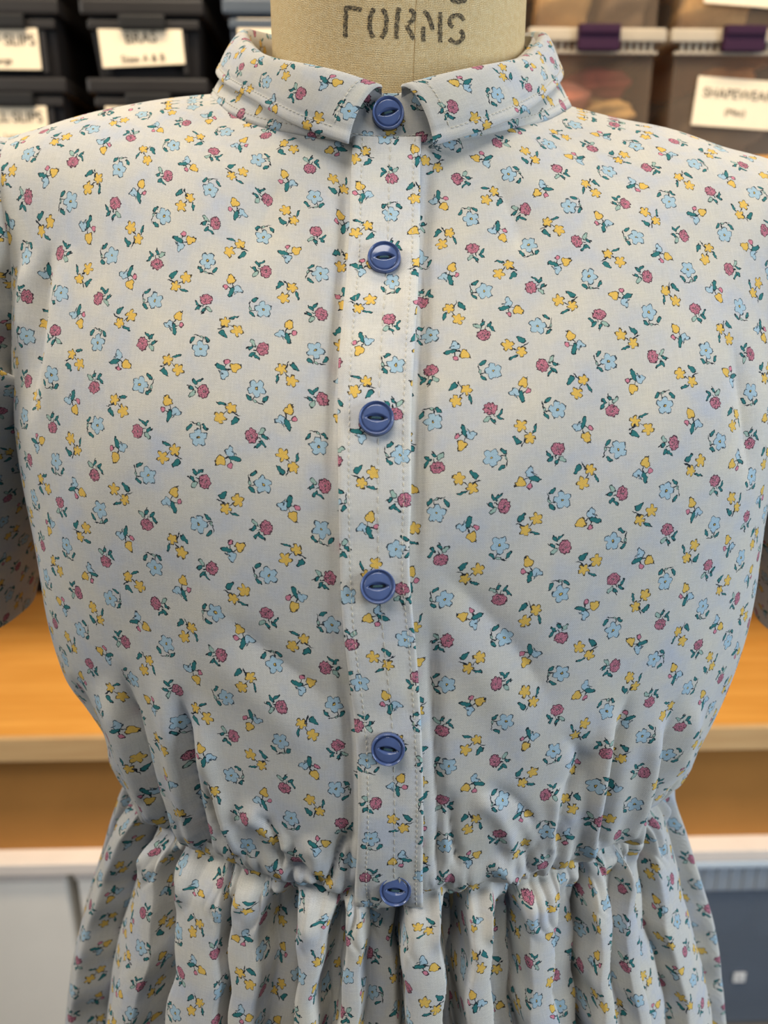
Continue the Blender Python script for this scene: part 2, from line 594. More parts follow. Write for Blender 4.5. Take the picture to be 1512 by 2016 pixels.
upart('shelf_board', (-1.0, 0.0, zs_top - 0.035), (1.0, 0.62, zs_top), M['board'])
upart('shelf_board', (-1.0, 0.012, zs_edge), (1.0, 0.62, zs_deck), M['board'])
tag(upart('edge_strip', (-1.0, 0.0, zs_edge - 0.002), (1.0, 0.012, zs_deck), M['edge']), 'paler front edge strip of the lower shelf')
upart('shelf_board', (-1.0, 0.0, 2.02), (1.0, 0.62, 2.055), M['board'])
upart('shelf_board', (-1.0, 0.02, 0.0), (1.0, 0.62, 0.012), M['board'])
for sx in (-1.03, 1.0):
    upart('side_panel', (sx, 0.0, 0.0), (sx + 0.03, 0.62, 2.055), M['board'])
upart('back_panel', (-1.0, 0.62, 0.0), (1.0, 0.635, 2.055), M['dark_inside'])
tag(upart('apron_panel', (-1.0, 0.035, zs_r0 + 0.002), (1.0, 0.05, zs_edge), M['carton']), 'brown panel closing the front under the lower shelf')


tag(upart('white_rail', (-1.0, -0.004, zs_r0), (1.0, 0.05, zs_r1), M['white_edge']), 'white rail above the lowest opening')


# text on labels ---------------------------------------------------------------
def text_mesh(body, size, mat, parent, loc, extrude=0.0002):
    cu = bpy.data.curves.new('lettering', 'FONT')
    cu.body = body; cu.size = size; cu.align_x = 'CENTER'; cu.align_y = 'CENTER'; cu.extrude = extrude
    t = bpy.data.objects.new('tmp_text', cu)
    C.objects.link(t)
    dg = bpy.context.evaluated_depsgraph_get(); dg.update()
    me = bpy.data.meshes.new_from_object(t.evaluated_get(dg))
    bpy.data.objects.remove(t)
    me.materials.clear()
    o = link('lettering', me, mat, parent, smooth=False)
    o.rotation_euler = (math.pi / 2, 0, 0)
    o.location = loc
    return o


def make_label(parent, cx, cz, w, h, y, lines, tilt=0.0):
    bm = bmesh.new()
    add_box(bm, (0, 0, 0), (w, 0.0012, h), 0.0002)
    lb = bm_obj('paper_label', bm, M['paper'], parent)
    lb.location = (cx, y, cz); lb.rotation_euler = (0, tilt, 0)
    for body, size, dz in lines:
        text_mesh(body, size, M['print'], lb, (0, -0.0011, dz))
    return lb


def storage_bin(name, x0, x1, z0, z1, depth, body_mat, lid_mat, label_text, cat='bin', lid_over=0.008, lid_h=0.018, latch=None, dy=0.0, open_body=False):
    """tapered bin with overhanging lid; x0..x1 and z0..z1 are its front outline"""
    xc = (x0 + x1) / 2; w = x1 - x0; h = z1 - z0
    root = tag(empty(name, (xc, shelf_y(xc) + dy, z0), YAW), label_text, cat)
    bm = bmesh.new()
    hb = h - lid_h
    t = 0.003
    if open_body:
        # five thin walls
        for (c, s) in (((0, t / 2, hb / 2), (w, t, hb)), ((0, depth - t / 2, hb / 2), (w, t, hb)),
                       ((-w / 2 + t / 2, depth / 2, hb / 2), (t, depth - 2 * t, hb)), ((w / 2 - t / 2, depth / 2, hb / 2), (t, depth - 2 * t, hb)),
                       ((0, depth / 2, t / 2), (w - 2 * t, depth - 2 * t, t))):
            add_box(bm, c, s)
    else:
        add_box(bm, (0, depth / 2, hb / 2), (w, depth, hb), 0.004, 0.93)
        for k in (-0.36, 0.36):
            add_box(bm, (k * w, 0.001, hb * 0.42), (0.006, 0.006, hb * 0.7), 0.001)
        add_box(bm, (0, 0.0, hb - 0.010), (w * 1.01, 0.010, 0.010), 0.002)
    bm_obj('body', bm, body_mat, root)
    bm = bmesh.new()
    add_box(bm, (0, depth / 2, hb + lid_h / 2), (w + 2 * lid_over, depth + 2 * lid_over, lid_h), 0.004)
    add_box(bm, (0, depth / 2, hb + lid_h), (w - 0.03, depth - 0.03, 0.004), 0.001)
    bm_obj('lid', bm, lid_mat, root)
    if latch:
        lw, lh, lz, lm = latch
        bm = bmesh.new()
        add_box(bm, (0, -lid_over - 0.004, lz), (lw, 0.010, lh), 0.003)
        add_box(bm, (0, -lid_over - 0.009, lz + lh * 0.28), (lw * 0.96, 0.006, lh * 0.35), 0.002)
        bm_obj('latch', bm, lm, root)
    return root


def bz(py, px=300):
    return bg(px, py)[2]


def bx(px, py=120):
    return bg(px, py)[0]


# black bins, two stacks on the left ------------------------------------------
pitch = bz(154, 280) - zs_top
zt = zs_top
for col, (pl, pr, texts) in enumerate(((-70, 117, (("SLIPS", 'SLIPS'),)), (182, 396, (("BRAS", 'BRAS'),)))):
    x0, x1 = bx(pl), bx(pr)
    for lev in range(3):
        z0 = zs_top + lev * pitch
        lab = [['black lidded bin at the left picture edge, bottom of its stack', 'black lidded bin with a SLIPS label, middle of the left edge stack', 'black lidded bin on top of the left edge stack'],
               ['black lidded bin with half hidden label just above the left shoulder', 'black lidded bin with the white BRAS label', 'black lidded bin stacked above the BRAS bin']][col][lev]
        b = storage_bin('storage_bin', x0, x1, z0, z0 + pitch - 0.001, 0.30, M['black_bin'], M['black_bin'], lab, latch=None)
        b['group'] = 'black bins on the shelf'
        w = x1 - x0
        bm = bmesh.new()
        add_box(bm, (0, -0.005, pitch - 0.027), (w * 0.42, 0.014, 0.016), 0.003)
        bm_obj('latch', bm, M['recess_black'], b)  # black block stands in for the shaded handle recess, no real latch
        if col == 0:
            lw = w * 0.78; cx = bx(4) - (x0 + x1) / 2
            make_label(b, w * 0.5 - lw * 0.5 - 0.022, pitch * 0.36, lw, pitch * 0.54, -0.004,
                       (('HALF SLIPS' if lev == 1 else 'FULL SLIPS', 0.018, 0.009), ('Large', 0.010, -0.014)) if lev < 2 else ())
        else:
            lw = w * 0.76
            make_label(b, -0.004, pitch * 0.40, lw, pitch * 0.50, -0.004, (('BRAS', 0.018, 0.009), ('Sizes A & B', 0.012, -0.014)) if lev == 1 else (), -0.05)
# slate bins beside them -------------------------------------------------------
x0, x1 = bx(456), bx(610)
hs_ = bz(-3, 490) - zs_top
for lev, lab in ((0, 'tall slate grey bin with a label close to the linen neck on its left'), (1, 'slate grey bin stacked topmost beside the linen neck')):
    z0 = zs_top + lev * hs_
    b = storage_bin('storage_bin', x0, x1, z0, z0 + hs_ - 0.001, 0.30, M['grey_bin'], M['grey_bin'], lab)
    b['group'] = 'slate bins on the shelf'
    make_label(b, 0.0, bz(78, 490) - zs_top, (x1 - x0) * 0.80, 0.045, -0.004, ())


# clear bins with purple latches, garments inside -------------------------------
def garment(name, c, s, mat, label, seed, rz=0.0):
    """a folded, crumpled garment"""
    n, m = 26, 36
    r = np.random.default_rng(seed)
    th = np.linspace(0.02, math.pi - 0.02, n)[:, None]; ph = np.linspace(0, 2 * math.pi, m, endpoint=False)[None, :]
    sx = np.sign(np.cos(ph)) * np.abs(np.cos(ph)) ** 0.7; sy = np.sign(np.sin(ph)) * np.abs(np.sin(ph)) ** 0.7
    rad = np.sin(th) ** 0.6
    k = 1 + 0.0 * ph * th
    for _ in range(7):
        a, b_, o = r.integers(1, 5), r.integers(2, 8), r.uniform(0, 6.28)
        k = k + 0.045 * np.sin(a * ph + b_ * th + o)
    P = np.stack([s[0] / 2 * sx * rad * k, s[1] / 2 * sy * rad * k, s[2] / 2 * (np.cos(th) * (1 + 0 * ph)) * k], -1)
    P[..., 2] = np.maximum(P[..., 2], -s[2] / 2)
    o = grid(name, P, mat, None, None, True, False, world=False)
    o.location = c; o.rotation_euler = (0, 0, rz)
    tag(o, label, 'garment', 'garments in the clear bins')
    return o


ch = bz(57, 1250) - zs_top
cols = ((1052, 1286), (1328, 1570))
glabels = {}
for ci, (pl, pr) in enumerate(cols):
    x0, x1 = bx(pl), bx(pr)
    w = x1 - x0
    for lev in range(2):
        z0 = zs_top + lev * ch
        lab = [['clear plastic bin with purple latch holding pink garments beside the right shoulder', 'clear plastic bin stacked above the bin of pink garments'],
               ['clear plastic bin with purple latch and SHAPEWEAR label at right', 'clear plastic bin with label stacked above the SHAPEWEAR bin']][ci][lev]
        b = storage_bin('clear_bin', x0, x1, z0, z0 + ch - 0.001, 0.34, M['clear'], M['rim'], lab, latch=(0.054, 0.030, ch - 0.014, M['purple']), open_body=True, lid_over=0.011, lid_h=0.016)
        b['group'] = 'clear bins with purple latches'
        # frosted rim band with ribs
        bm = bmesh.new()
        hb = ch - 0.017
        add_box(bm, (0, -0.002, hb - 0.011), (w + 0.006, 0.006, 0.004), 0.001)
        for kx in np.linspace(-0.46, 0.46, 17):
            add_box(bm, (kx * w, -0.003, hb - 0.003), (0.004, 0.006, 0.018), 0.001)
        bm_obj('rim', bm, M['rim'], b)
        if ci == 1:
            make_label(b, 0.006, ch * 0.42 if lev == 0 else ch * 0.37, 0.112, 0.058, -0.002,
                       ((('SHAPEWEAR', 0.0165, 0.010),) if lev == 0 else ()) + (('(Misc)', 0.0115, -0.011),), 0.06)
        # garments
        xc = (x0 + x1) / 2; yb = shelf_y(xc)
        spec = {(0, 0): [((-0.01, 0.055, 0.022), (0.12, 0.08, 0.036), 'grey_cloth', 'grey folded garment at the bottom of the pink bin'),
                         ((0.030, 0.050, 0.058), (0.072, 0.075, 0.032), 'beige_cloth', 'beige rolled garment in the clear bin of pink clothes'),
                         ((-0.030, 0.045, 0.074), (0.072, 0.070, 0.036), 'pink_cloth', 'salmon pink garment bundled in the clear bin'),
                         ((0.025, 0.075, 0.098), (0.085, 0.08, 0.036), 'red_cloth', 'coral garment lying on top in the pink bin')],
                (0, 1): [((-0.035, 0.055, 0.042), (0.075, 0.08, 0.076), 'beige_cloth', 'cream garment in the clear bin above the pink one'),
                         ((0.040, 0.055, 0.042), (0.066, 0.08, 0.074), 'grey_cloth', 'grey green garment in the clear bin above the pink one')],
                (1, 0): [((0.0, 0.075, 0.045), (0.135, 0.10, 0.080), 'grey_cloth', 'brown grey garment filling the SHAPEWEAR bin'),
                         ((0.004, 0.035, 0.098), (0.075, 0.045, 0.024), 'tan_cloth', 'tan strap garment above the SHAPEWEAR label')],
                (1, 1): [((-0.02, 0.06, 0.042), (0.10, 0.09, 0.076), 'beige_cloth', 'cream garment in the topmost right clear bin')]}[(ci, lev)]
        for gi, (c, s, mt, lb) in enumerate(spec):
            garment('folded_garment', (xc + c[0], yb + c[1], z0 + c[2]), s, M[mt], lb, 11 * ci + 5 * lev + gi)

# white boxes and smoky tote in the lowest opening of the unit ---------------------
def white_box(px0, px1, label):
    xa, xb = bg(px0, 1780, 0.004)[0], bg(px1, 1780, 0.004)[0]
    xc = (xa + xb) / 2; w = xb - xa
    root = tag(empty('storage_box', (xc, shelf_y(xc) + 0.004, 0.012), YAW), label, 'box', 'white boxes under the rail')
    h = zs_r0 - 0.012 - 0.004
    zl = h - (bg(60, 1721)[2] - bg(60, 1735)[2])
    bm = bmesh.new(); add_box(bm, (0, 0.155, zl / 2), (w, 0.30, zl), 0.002); bm_obj('body', bm, M['white'], root)
    bm = bmesh.new(); add_box(bm, (0, 0.155, (zl + h) / 2), (w + 0.006, 0.31, h - zl - 0.001), 0.003); bm_obj('lid', bm, M['white_edge'], root)


white_box(-230, 130, 'white lidded box low on the left beside the skirt')
white_box(157, 420, 'white lidded box half hidden behind the left of the skirt')
tx0, tx1 = bg(1290, 1800, 0.004)[0], bg(1660, 1800, 0.004)[0]
txc = (tx0 + tx1) / 2
tw = tx1 - tx0
TZ = 0.012
tote = tag(empty('storage_tote', (txc, shelf_y(txc) + 0.006, TZ), YAW), 'smoky translucent storage tote with white tag low on the right', 'tote')
ztop = bg(1450, 1691, 0.0)[2] - TZ
ztop = min(ztop, zs_r0 - TZ - 0.002)
zlid = ztop - 0.012
zb0 = bg(1450, 1754, 0.0)[2] - TZ
tt = 0.003
bm = bmesh.new()
for (c, s) in (((0, tt / 2, zlid / 2), (tw, tt, zlid)), ((0, 0.30, zlid / 2), (tw, tt, zlid)), ((-tw / 2, 0.15, zlid / 2), (tt, 0.297, zlid)), ((tw / 2, 0.15, zlid / 2), (tt, 0.297, zlid)), ((0, 0.15, 0.002), (tw - 0.01, 0.29, tt))):
    add_box(bm, c, s)
bm_obj('body', bm, M['tote'], tote)
bm = bmesh.new()
add_box(bm, (0, 0.15, (zlid + ztop) / 2), (tw + 0.02, 0.325, ztop - zlid), 0.004)
tag(bm_obj('lid', bm, plain('pale_blue_lid', lin(196, 210, 224), 0.3, 0.5), tote), 'pale blue lid')
bm = bmesh.new()
add_box(bm, (0, -0.003, (zb0 + zlid) / 2), (tw + 0.006, 0.006, zlid - zb0), 0.003)
for kx in np.linspace(-0.48, 0.48, 15):
    add_box(bm, (kx * tw, -0.007, (zb0 + zlid) / 2), (0.005, 0.005, zlid - zb0 - 0.008), 0.001)
bm_obj('rim', bm, plain('grey_rim', lin(150, 160, 172), 0.4, 0.4, 20, 0.06), tote)
tp = bg(1457, 1927, 0.0)
bm = bmesh.new(); add_box(bm, (0, 0, 0), (0.022, 0.0012, 0.022), 0.0002)
tagp = bm_obj('paper_label', bm, plain('white_tag', lin(250, 250, 250), 0.6, 0.2), tote); tagp.location = (tp[0] - txc, -0.003, tp[2] - TZ)
text_mesh('fin', 0.011, M['print'], tagp, (0, -0.0011, 0))
garment('folded_garment', (txc - 0.045, shelf_y(txc) + 0.07, TZ + zb0 - 0.075), (0.13, 0.10, 0.13), M['slate_cloth'], 'slate blue garment in the smoky tote, upper left', 91)
garment('folded_garment', (txc + 0.075, shelf_y(txc) + 0.07, TZ + zb0 - 0.085), (0.08, 0.10, 0.13), M['pale_cloth'], 'pale grey garment showing through the smoky tote', 92)
garment('folded_garment', (txc + 0.0, shelf_y(txc) + 0.07, TZ + 0.055), (0.22, 0.10, 0.09), M['slate_cloth'], 'dark slate garment at the bottom of the smoky tote', 93)

# ------------------------------------------------------------------ body surface shared by form and dress
PHI = np.array([0, 22, 45, 68, 90, 135, 180], float)


def superring(a, bf, yc, bb, z, n=2.0, zs=0.0):
    out = []
    for ph in PHI:
        s, c = math.sin(ph * D2R), math.cos(ph * D2R)
        sx = abs(s) ** (2 / n); cx_ = abs(c) ** (2 / n)
        y = yc - bf * cx_ if c > 0 else yc + bb * cx_
        out.append((a * sx, y, z + zs * sx))
    return np.array(out)


def body_rings():
    R = [superring(129, 90, 333, 92, -231),
         superring(138, 94, 335, 92, -216),
         superring(152, 98, 339, 94, -190),
         superring(161.5, 98, 343, 96, -150, 2.15),
         superring(164.5, 97, 347, 98, -103, 2.25),
         superring(168.5, 84, 350, 98, -47, 2.3),
         np.array([(0, 300, 6), (58, 302, 7), (112, 312, 9), (156, 331, 12), (176, 362, 16), (122, 436, 6), (0, 450, 2)], float),
         np.array([(0, 318, 33), (46, 321, 36), (92, 333, 43), (139, 348, 51), (169, 370, 53), (100, 425, 62), (0, 443, 55)], float),
         np.array([(0, 327, 51), (33, 333, 55), (58, 352, 63), (72, 374, 73), (77, 397, 80), (54, 444, 84), (0, 458, 84)], float)]
    return np.stack(R)


RP = np.array([0, 17, 46, 88, 135, 192, 250, 287, 312], float)


def tilt_left(P):
    """the dress sits a little lower on the right shoulder"""
    w = smoothstep(0, 50, P[..., 2]) * smoothstep(40, 110, np.abs(P[..., 0]))
    P = P.copy()
    P[..., 2] -= 0.036 * P[..., 0] * w
    return P


def body_surface(phis, vs, shrink=0.0):
    R = body_rings()
    left = R[:, 1:-1][:, ::-1].copy(); left[..., 0] *= -1
    ring = np.concatenate([R, left, R[:, :1]], 1)
    ph = np.concatenate([PHI, 360 - PHI[1:-1][::-1], [360]])
    A = spline(ph, ring.transpose(1, 0, 2), np.mod(phis, 360), True)      # phi, ring, xyz
    Bv = spline(RP, A.transpose(1, 0, 2), vs)                             # v, phi, xyz
    Bv = tilt_left(Bv)
    Bv[..., 0] += X0 - 3.8 * smoothstep(10, 60, Bv[..., 2]) * smoothstep(130, 70, np.abs(Bv[..., 0]))
    return Bv


# ------------------------------------------------------------------ dress form (linen neck, torso, stand)
form = tag(empty('dress_form', (X0 / 1000, 0.36, 0)), 'linen covered dress form with stamped lettering on its neck', 'dress form')
NX, NY, NR = 6.3, 395.0, 56.6
XN = 2.8                                       # the collar sits a little off the middle


def neck_pt(ang, z, dr=0.0):
    """ang 0 faces the camera"""
    k = 1.0 + 0.10 * smoothstep(72, 40, z) - 0.02 * smoothstep(110, 170, z)
    r = NR * k + dr
    return np.stack([NX + r * np.sin(ang), NY - r * np.cos(ang), z + 0 * ang], -1)


def local(o, parent):
    """keep room coordinates under a moved parent"""
    o.matrix_parent_inverse = parent.matrix_world.inverted()
    return o


bpy.context.view_layer.update()
ang = np.linspace(-math.pi, math.pi, 161)
zz = np.concatenate([np.linspace(30, 190, 60)])
A_, Z_ = np.meshgrid(ang, zz)
P = neck_pt(A_, Z_)
top = P[-1:].copy()
rows = [P]
for f, dz in ((0.97, 3), (0.90, 5), (0.5, 6), (0.02, 6)):
    t = top.copy(); t[..., 0] = NX + (t[..., 0] - NX) * f; t[..., 1] = NY + (t[..., 1] - NY) * f; t[..., 2] += dz
    rows.append(t)
P = np.concatenate(rows, 0)
uv = np.stack([np.broadcast_to(ang * NR, P.shape[:2]), P[..., 2] * 1.0], -1)
uv[60:, :, 1] = P[60:, :, 2] + np.array([3, 8, 30, 58])[:, None]
neck = local(grid('neck', P, M['canvas'], form, uv), form)
# centre front seam of the neck cover
bm = bmesh.new()
za = np.linspace(48, 186, 40)
sa = np.array([math.asin((at(819, 60, 338)[0] - NX) / NR) - 0.0 + 0.0006 * (z - 100) for z in za])
add_tube(bm, W(neck_pt(sa, za, -0.04)), 0.00016, 6)
local(bm_obj('neck_seam', bm, M['seam'], form, True), form)


# stamped letters FORMS, strokes laid on the neck
def neck_hit(px, py):
    r = ray(px, py)
    # cylinder |xy - (NX,NY)| = NR
    a = r[0] ** 2 + r[1] ** 2; b = -2 * (r[0] * NX + r[1] * NY); c = NX ** 2 + NY ** 2 - NR ** 2
    t = (-b - math.sqrt(max(b * b - 4 * a * c, 0))) / (2 * a)
    p = r * t
    return math.asin((p[0] - NX) / NR), p[2]


ST = [[(195, 62), (193, 150), (188, 250), (190, 345)], [(190, 72), (260, 74), (338, 90)],
      [(458, 78), (428, 130), (416, 200), (420, 280), (448, 348)], [(532, 82), (562, 130), (570, 200), (560, 285), (525, 352)],
      [(690, 70), (676, 140), (666, 250), (662, 360)], [(785, 92), (826, 118), (818, 180), (775, 215)], [(762, 235), (775, 270), (800, 310), (825, 365)],
      [(920, 103), (958, 145), (985, 215), (1003, 278)], [(916, 250), (912, 310), (916, 384)], [(1072, 113), (1070, 240), (1070, 392)],
      [(1292, 190), (1255, 146), (1200, 146), (1160, 185), (1168, 232), (1190, 252)], [(1256, 284), (1284, 322), (1268, 372), (1215, 398), (1155, 362)],
      [(1172, -14), (1200, 8), (1245, 16), (1290, 8), (1312, -16)]]
bm = bmesh.new()
uvl = bm.loops.layers.uv.new('UVMap')
for s in ST:
    s = np.array(s, float)
    tt_ = np.arange(len(s), dtype=float)
    q = spline(tt_, s, np.linspace(0, len(s) - 1, 14)) if len(s) > 2 else s
    d = np.gradient(q, axis=0); d /= np.linalg.norm(d, axis=1, keepdims=True)
    nrm = np.stack([-d[:, 1], d[:, 0]], 1)
    prev = None
    for i in range(len(q)):
        w = 19 + 3 * math.sin(i * 1.7 + s[0, 0])
        row = []
        for kk in (-1, 0, 1):
            pp = q[i] + nrm[i] * w * kk
            a_, z_ = neck_hit(640 + pp[0] / 4.725, pp[1] / 4.725)
            row.append((bm.verts.new(W(neck_pt(np.array(a_), np.array(z_), 0.12))), (a_ * NR, z_)))
        if prev:
            for k2 in range(2):
                four = (prev[k2], prev[k2 + 1], row[k2 + 1], row[k2])
                f = bm.faces.new([x[0] for x in four])
                for lp, x in zip(f.loops, four):
                    lp[uvl].uv = x[1]
        prev = row
tag(local(bm_obj('stamped_lettering', bm, M['ink'], form, True), form), 'black stencilled word FORMS')
# torso under the dress, pole and foot
P = body_surface(np.linspace(0, 360, 65), np.linspace(2, 300, 40))
cen = np.array([X0, 350, 0.0])
P = np.concatenate([P[:1] * 1.0 + np.array([0, 0, -120.0]), P], 0)
P[..., 0] = X0 + (P[..., 0] - X0) * 0.86
P[..., 1] = 352 + (P[..., 1] - 352) * 0.86
P[..., 2] -= 6
local(grid('torso', P, M['canvas'], form, np.stack([P[..., 0] * 2, P[..., 2]], -1)), form)
bm = bmesh.new(); add_tube(bm, [(X0 / 1000, 0.36, 0.02), (X0 / 1000, 0.36, 1.10)], 0.016, 16); local(bm_obj('stand_pole', bm, M['steel'], form, True), form)
bm = bmesh.new()
bmesh.ops.create_cone(bm, cap_ends=True, segments=40, radius1=0.20, radius2=0.05, depth=0.04, matrix=Matrix.Translation((X0 / 1000, 0.36, 0.02)))
local(bm_obj('stand_base', bm, M['iron'], form), form)

# ------------------------------------------------------------------ the dress
dress = tag(empty('dress', (X0 / 1000, 0.36, 0.95)), 'pale cotton dress printed with small flowers, blue buttons down the front', 'dress')
bpy.context.view_layer.update()


def dpart(o, par=None):
    return local(o, par or dress)


# --- bodice base surface
phi = np.concatenate([np.linspace(-118, 118, 540), np.linspace(118, 242, 60)[1:-1]])
vs = np.concatenate([np.linspace(0, 40, 50)[:-1], np.linspace(40, 120, 80)[:-1], np.linspace(120, 312, 150)])
base = body_surface(phi, vs)
nb = len(phi)
nor = -grid_normals(base, True)
if nor[100, 270, 1] > 0:
    nor = -nor

# --- cloth coordinates of the front: relax a flat net to the surface's own lengths
nf = 31
cphi = np.linspace(0, 118, nf); cv = np.linspace(0, 312, 53)
cb = body_surface(cphi, cv)
du = np.linalg.norm(np.diff(cb, axis=1), axis=-1)
dv = np.linalg.norm(np.diff(cb, axis=0), axis=-1)
full = 1.0 + 0.16 * smoothstep(70, 0, cv)[:, None]
du *= full
dd1 = np.linalg.norm(cb[1:, 1:] - cb[:-1, :-1], axis=-1); dd2 = np.linalg.norm(cb[1:, :-1] - cb[:-1, 1:], axis=-1)
UVc = np.zeros(cb.shape[:2] + (2,))
UVc[..., 0] = np.abs(cb[..., 0] - X0); UVc[:, 1:, 0] = np.cumsum(du, 1)
k5 = 34
UVc[k5:, :, 0] = np.minimum(UVc[k5:, :, 0], np.abs(cb[k5:, :, 0] - X0) * 1.1)
UVc[1:, :, 1] = np.cumsum(np.linalg.norm(np.diff(cb, axis=0)[..., 1:], axis=-1), 0)
cf_v = UVc[:, 0, 1].copy()
for it in range(1500):
    acc = np.zeros_like(UVc); cnt = np.zeros(UVc.shape[:2] + (1,))
    for (sa_, sb_, L, wt) in (((slice(None), slice(0, -1)), (slice(None), slice(1, None)), du, 1.0),
                              ((slice(0, -1), slice(None)), (slice(1, None), slice(None)), dv, 1.0),
                              ((slice(0, -1), slice(0, -1)), (slice(1, None), slice(1, None)), dd1, 0.5),
                              ((slice(0, -1), slice(1, None)), (slice(1, None), slice(0, -1)), dd2, 0.5)):
        e = UVc[sb_] - UVc[sa_]
        ln = np.maximum(np.linalg.norm(e, axis=-1, keepdims=True), 1e-6)
        corr = e / ln * (ln - L[..., None]) * 0.5 * wt
        acc[sa_] += corr; acc[sb_] -= corr
        cnt[sa_] += wt; cnt[sb_] += wt
    UVc += acc / cnt * 1.0
    UVc[:, 0, 0] = 0.0
    UVc[:, 0, 1] = cf_v
ap = np.where(phi > 180, 360 - phi, np.abs(phi))
t1 = spline(cv, UVc, vs)
fr = np.minimum(ap, 118)
uvb = spline(cphi, t1.transpose(1, 0, 2), fr).transpose(1, 0, 2)
back_extra = (ap - fr) * 2.9
uvb[..., 0] += back_extra[None, :]
sgn = np.where((phi < 0) | (phi > 180), -1.0, 1.0)
uvb[..., 0] *= sgn
uvb[..., 0] += np.where(sgn > 0, 400 + 3.0, 0)[None, :]
uvb[..., 1] += np.where(sgn > 0, 6.0, 0.0)[None, :]

# --- folds of the bodice: (points in the picture, depth mm [+ ridge, - valley], width px)
FOLDS = [
    ([(232, 1290), (251, 1394), (275, 1483), (312, 1605), (350, 1665)], -4.2, 15),
    ([(190, 1330), (225, 1420), (262, 1520), (310, 1630)], 2.6, 16),
    ([(140, 1320), (174, 1427), (227, 1520)], -3.0, 16),
    ([(300, 1280), (325, 1400), (345, 1520), (365, 1600), (385, 1660)], 2.6, 17),
    ([(336, 1334), (366, 1440), (376, 1560), (404, 1665), (430, 1700)], -4.0, 14),
    ([(380, 1360), (405, 1500), (440, 1600), (470, 1690)], 3.0, 18),
    ([(404, 1480), (418, 1600), (447, 1655), (476, 1700)], -4.2, 12),
    ([(460, 1600), (520, 1620), (560, 1680)], 2.6, 18),
    ([(500, 1590), (540, 1640), (556, 1705)], -3.2, 12),
    ([(564, 1700), (600, 1712), (640, 1740)], -2.6, 10),
    ([(684, 1630), (664, 1680), (647, 1735)], -2.6, 11),
    ([(600, 1640), (620, 1690), (612, 1740)], 1.8, 16),
    ([(420, 1180), (500, 1265), (600, 1340), (690, 1430)], -1.1, 34),
    ([(380, 1250), (470, 1340), (570, 1430), (660, 1540)], 0.9, 38),
    ([(835, 1090), (946, 1197), (1040, 1310), (1110, 1430)], -1.3, 36),
    ([(830, 1190), (930, 1300), (1010, 1420), (1060, 1540)], 0.9, 40),
    ([(1091, 1436), (1145, 1495), (1115, 1575), (1100, 1676)], -2.4, 17),
    ([(1217, 1374), (1193, 1483), (1173, 1585), (1152, 1694)], 3.2, 15),
    ([(1250, 1340), (1218, 1470), (1200, 1580), (1180, 1680)], -3.6, 14),
    ([(1314, 1380), (1286, 1483), (1266, 1564), (1229, 1657)], 3.0, 15),
    ([(1340, 1350), (1312, 1480), (1288, 1580), (1262, 1640)], -3.2, 14),
    ([(1380, 1370), (1350, 1470), (1320, 1560)], 2.2, 14),
    ([(1098, 1540), (1095, 1600), (1085, 1680)], 1.8, 14),
    ([(884, 1540), (888, 1620), (900, 1700)], -1.6, 14),
    ([(915, 1575), (975, 1596), (1010, 1680)], 1.5, 20),
    ([(940, 1560), (1000, 1565), (1050, 1620)], -1.1, 16),
    ([(1030, 1640), (1040, 1700), (1050, 1730)], -1.7, 12),
    ([(960, 1690), (990, 1715), (1020, 1740)], 1.6, 12),
    ([(104, 470), (82, 560), (66, 700), (52, 860)], -2.8, 15),
    ([(140, 470), (118, 580), (100, 720), (88, 850)], 1.6, 18),
    ([(60, 480), (48, 600), (40, 740)], 2.2, 14),
    ([(1440, 640), (1468, 820), (1478, 980)], -1.6, 20),
    ([(560, 330), (520, 420), (500, 520)], -1.2, 34),
    ([(960, 330), (1010, 420), (1040, 520)], -1.2, 34),
    ([(655, 330), (640, 520), (630, 720)], 0.8, 30),
    ([(850, 330), (860, 560), (850, 900)], -0.6, 26),
    ([(842, 290), (838, 420), (832, 640), (822, 900), (818, 1040), (820, 1140)], -2.2, 15),
    ([(684, 300), (676, 450), (664, 640), (654, 850), (652, 1000)], -1.6, 13),
    ([(845, 1180), (850, 1320), (856, 1450), (862, 1600), (860, 1740)], -1.8, 14),
    ([(672, 1290), (684, 1400), (690, 1500), (690, 1640), (684, 1740)], -1.6, 12),
]


def fold_field(P, folds):
    px = project(P)
    out = np.zeros(P.shape[:-1])
    facing = P[..., 1] < 372
    for pts, amp, wpx in folds:
        pts = np.array(pts, float)
        kk = np.arange(len(pts), dtype=float)
        q = spline(kk, pts, np.linspace(0, len(pts) - 1, 10)) if len(pts) > 2 else pts
        lo = q.min(0) - 4 * wpx; hi = q.max(0) + 4 * wpx
        msk = (px[..., 0] > lo[0]) & (px[..., 0] < hi[0]) & (px[..., 1] > lo[1]) & (px[..., 1] < hi[1]) & facing
        if not msk.any():
            continue
        pp = px[msk]
        best = np.full(len(pp), 1e9); par = np.zeros(len(pp))
        ns = len(q) - 1
        for i in range(ns):
            a, b = q[i], q[i + 1]; ab = b - a
            t = np.clip(((pp - a) @ ab) / (ab @ ab), 0, 1)
            d = np.linalg.norm(pp - a - t[:, None] * ab, axis=1)
            m_ = d < best
            best[m_] = d[m_]; par[m_] = (i + t[m_]) / ns
        fade = np.minimum(1, par / 0.35)
        tail = np.minimum(1, (1.0 - par) / 0.12 + 0.35) if pts[-1][1] > 1560 else smoothstep(1.0, 0.6, par)
        fade = fade * fade * (3 - 2 * fade) * tail
        ww = wpx * (1.45 - 0.85 * par) if pts[-1][1] > 1560 else wpx
        prof = np.exp(-(best / ww) ** 2) if amp > 0 else 0.5 * np.exp(-(best / ww) ** 2) + 0.6 * np.exp(-best / (0.55 * ww))
        out[msk] += 1.4 * amp * prof * fade
    return out


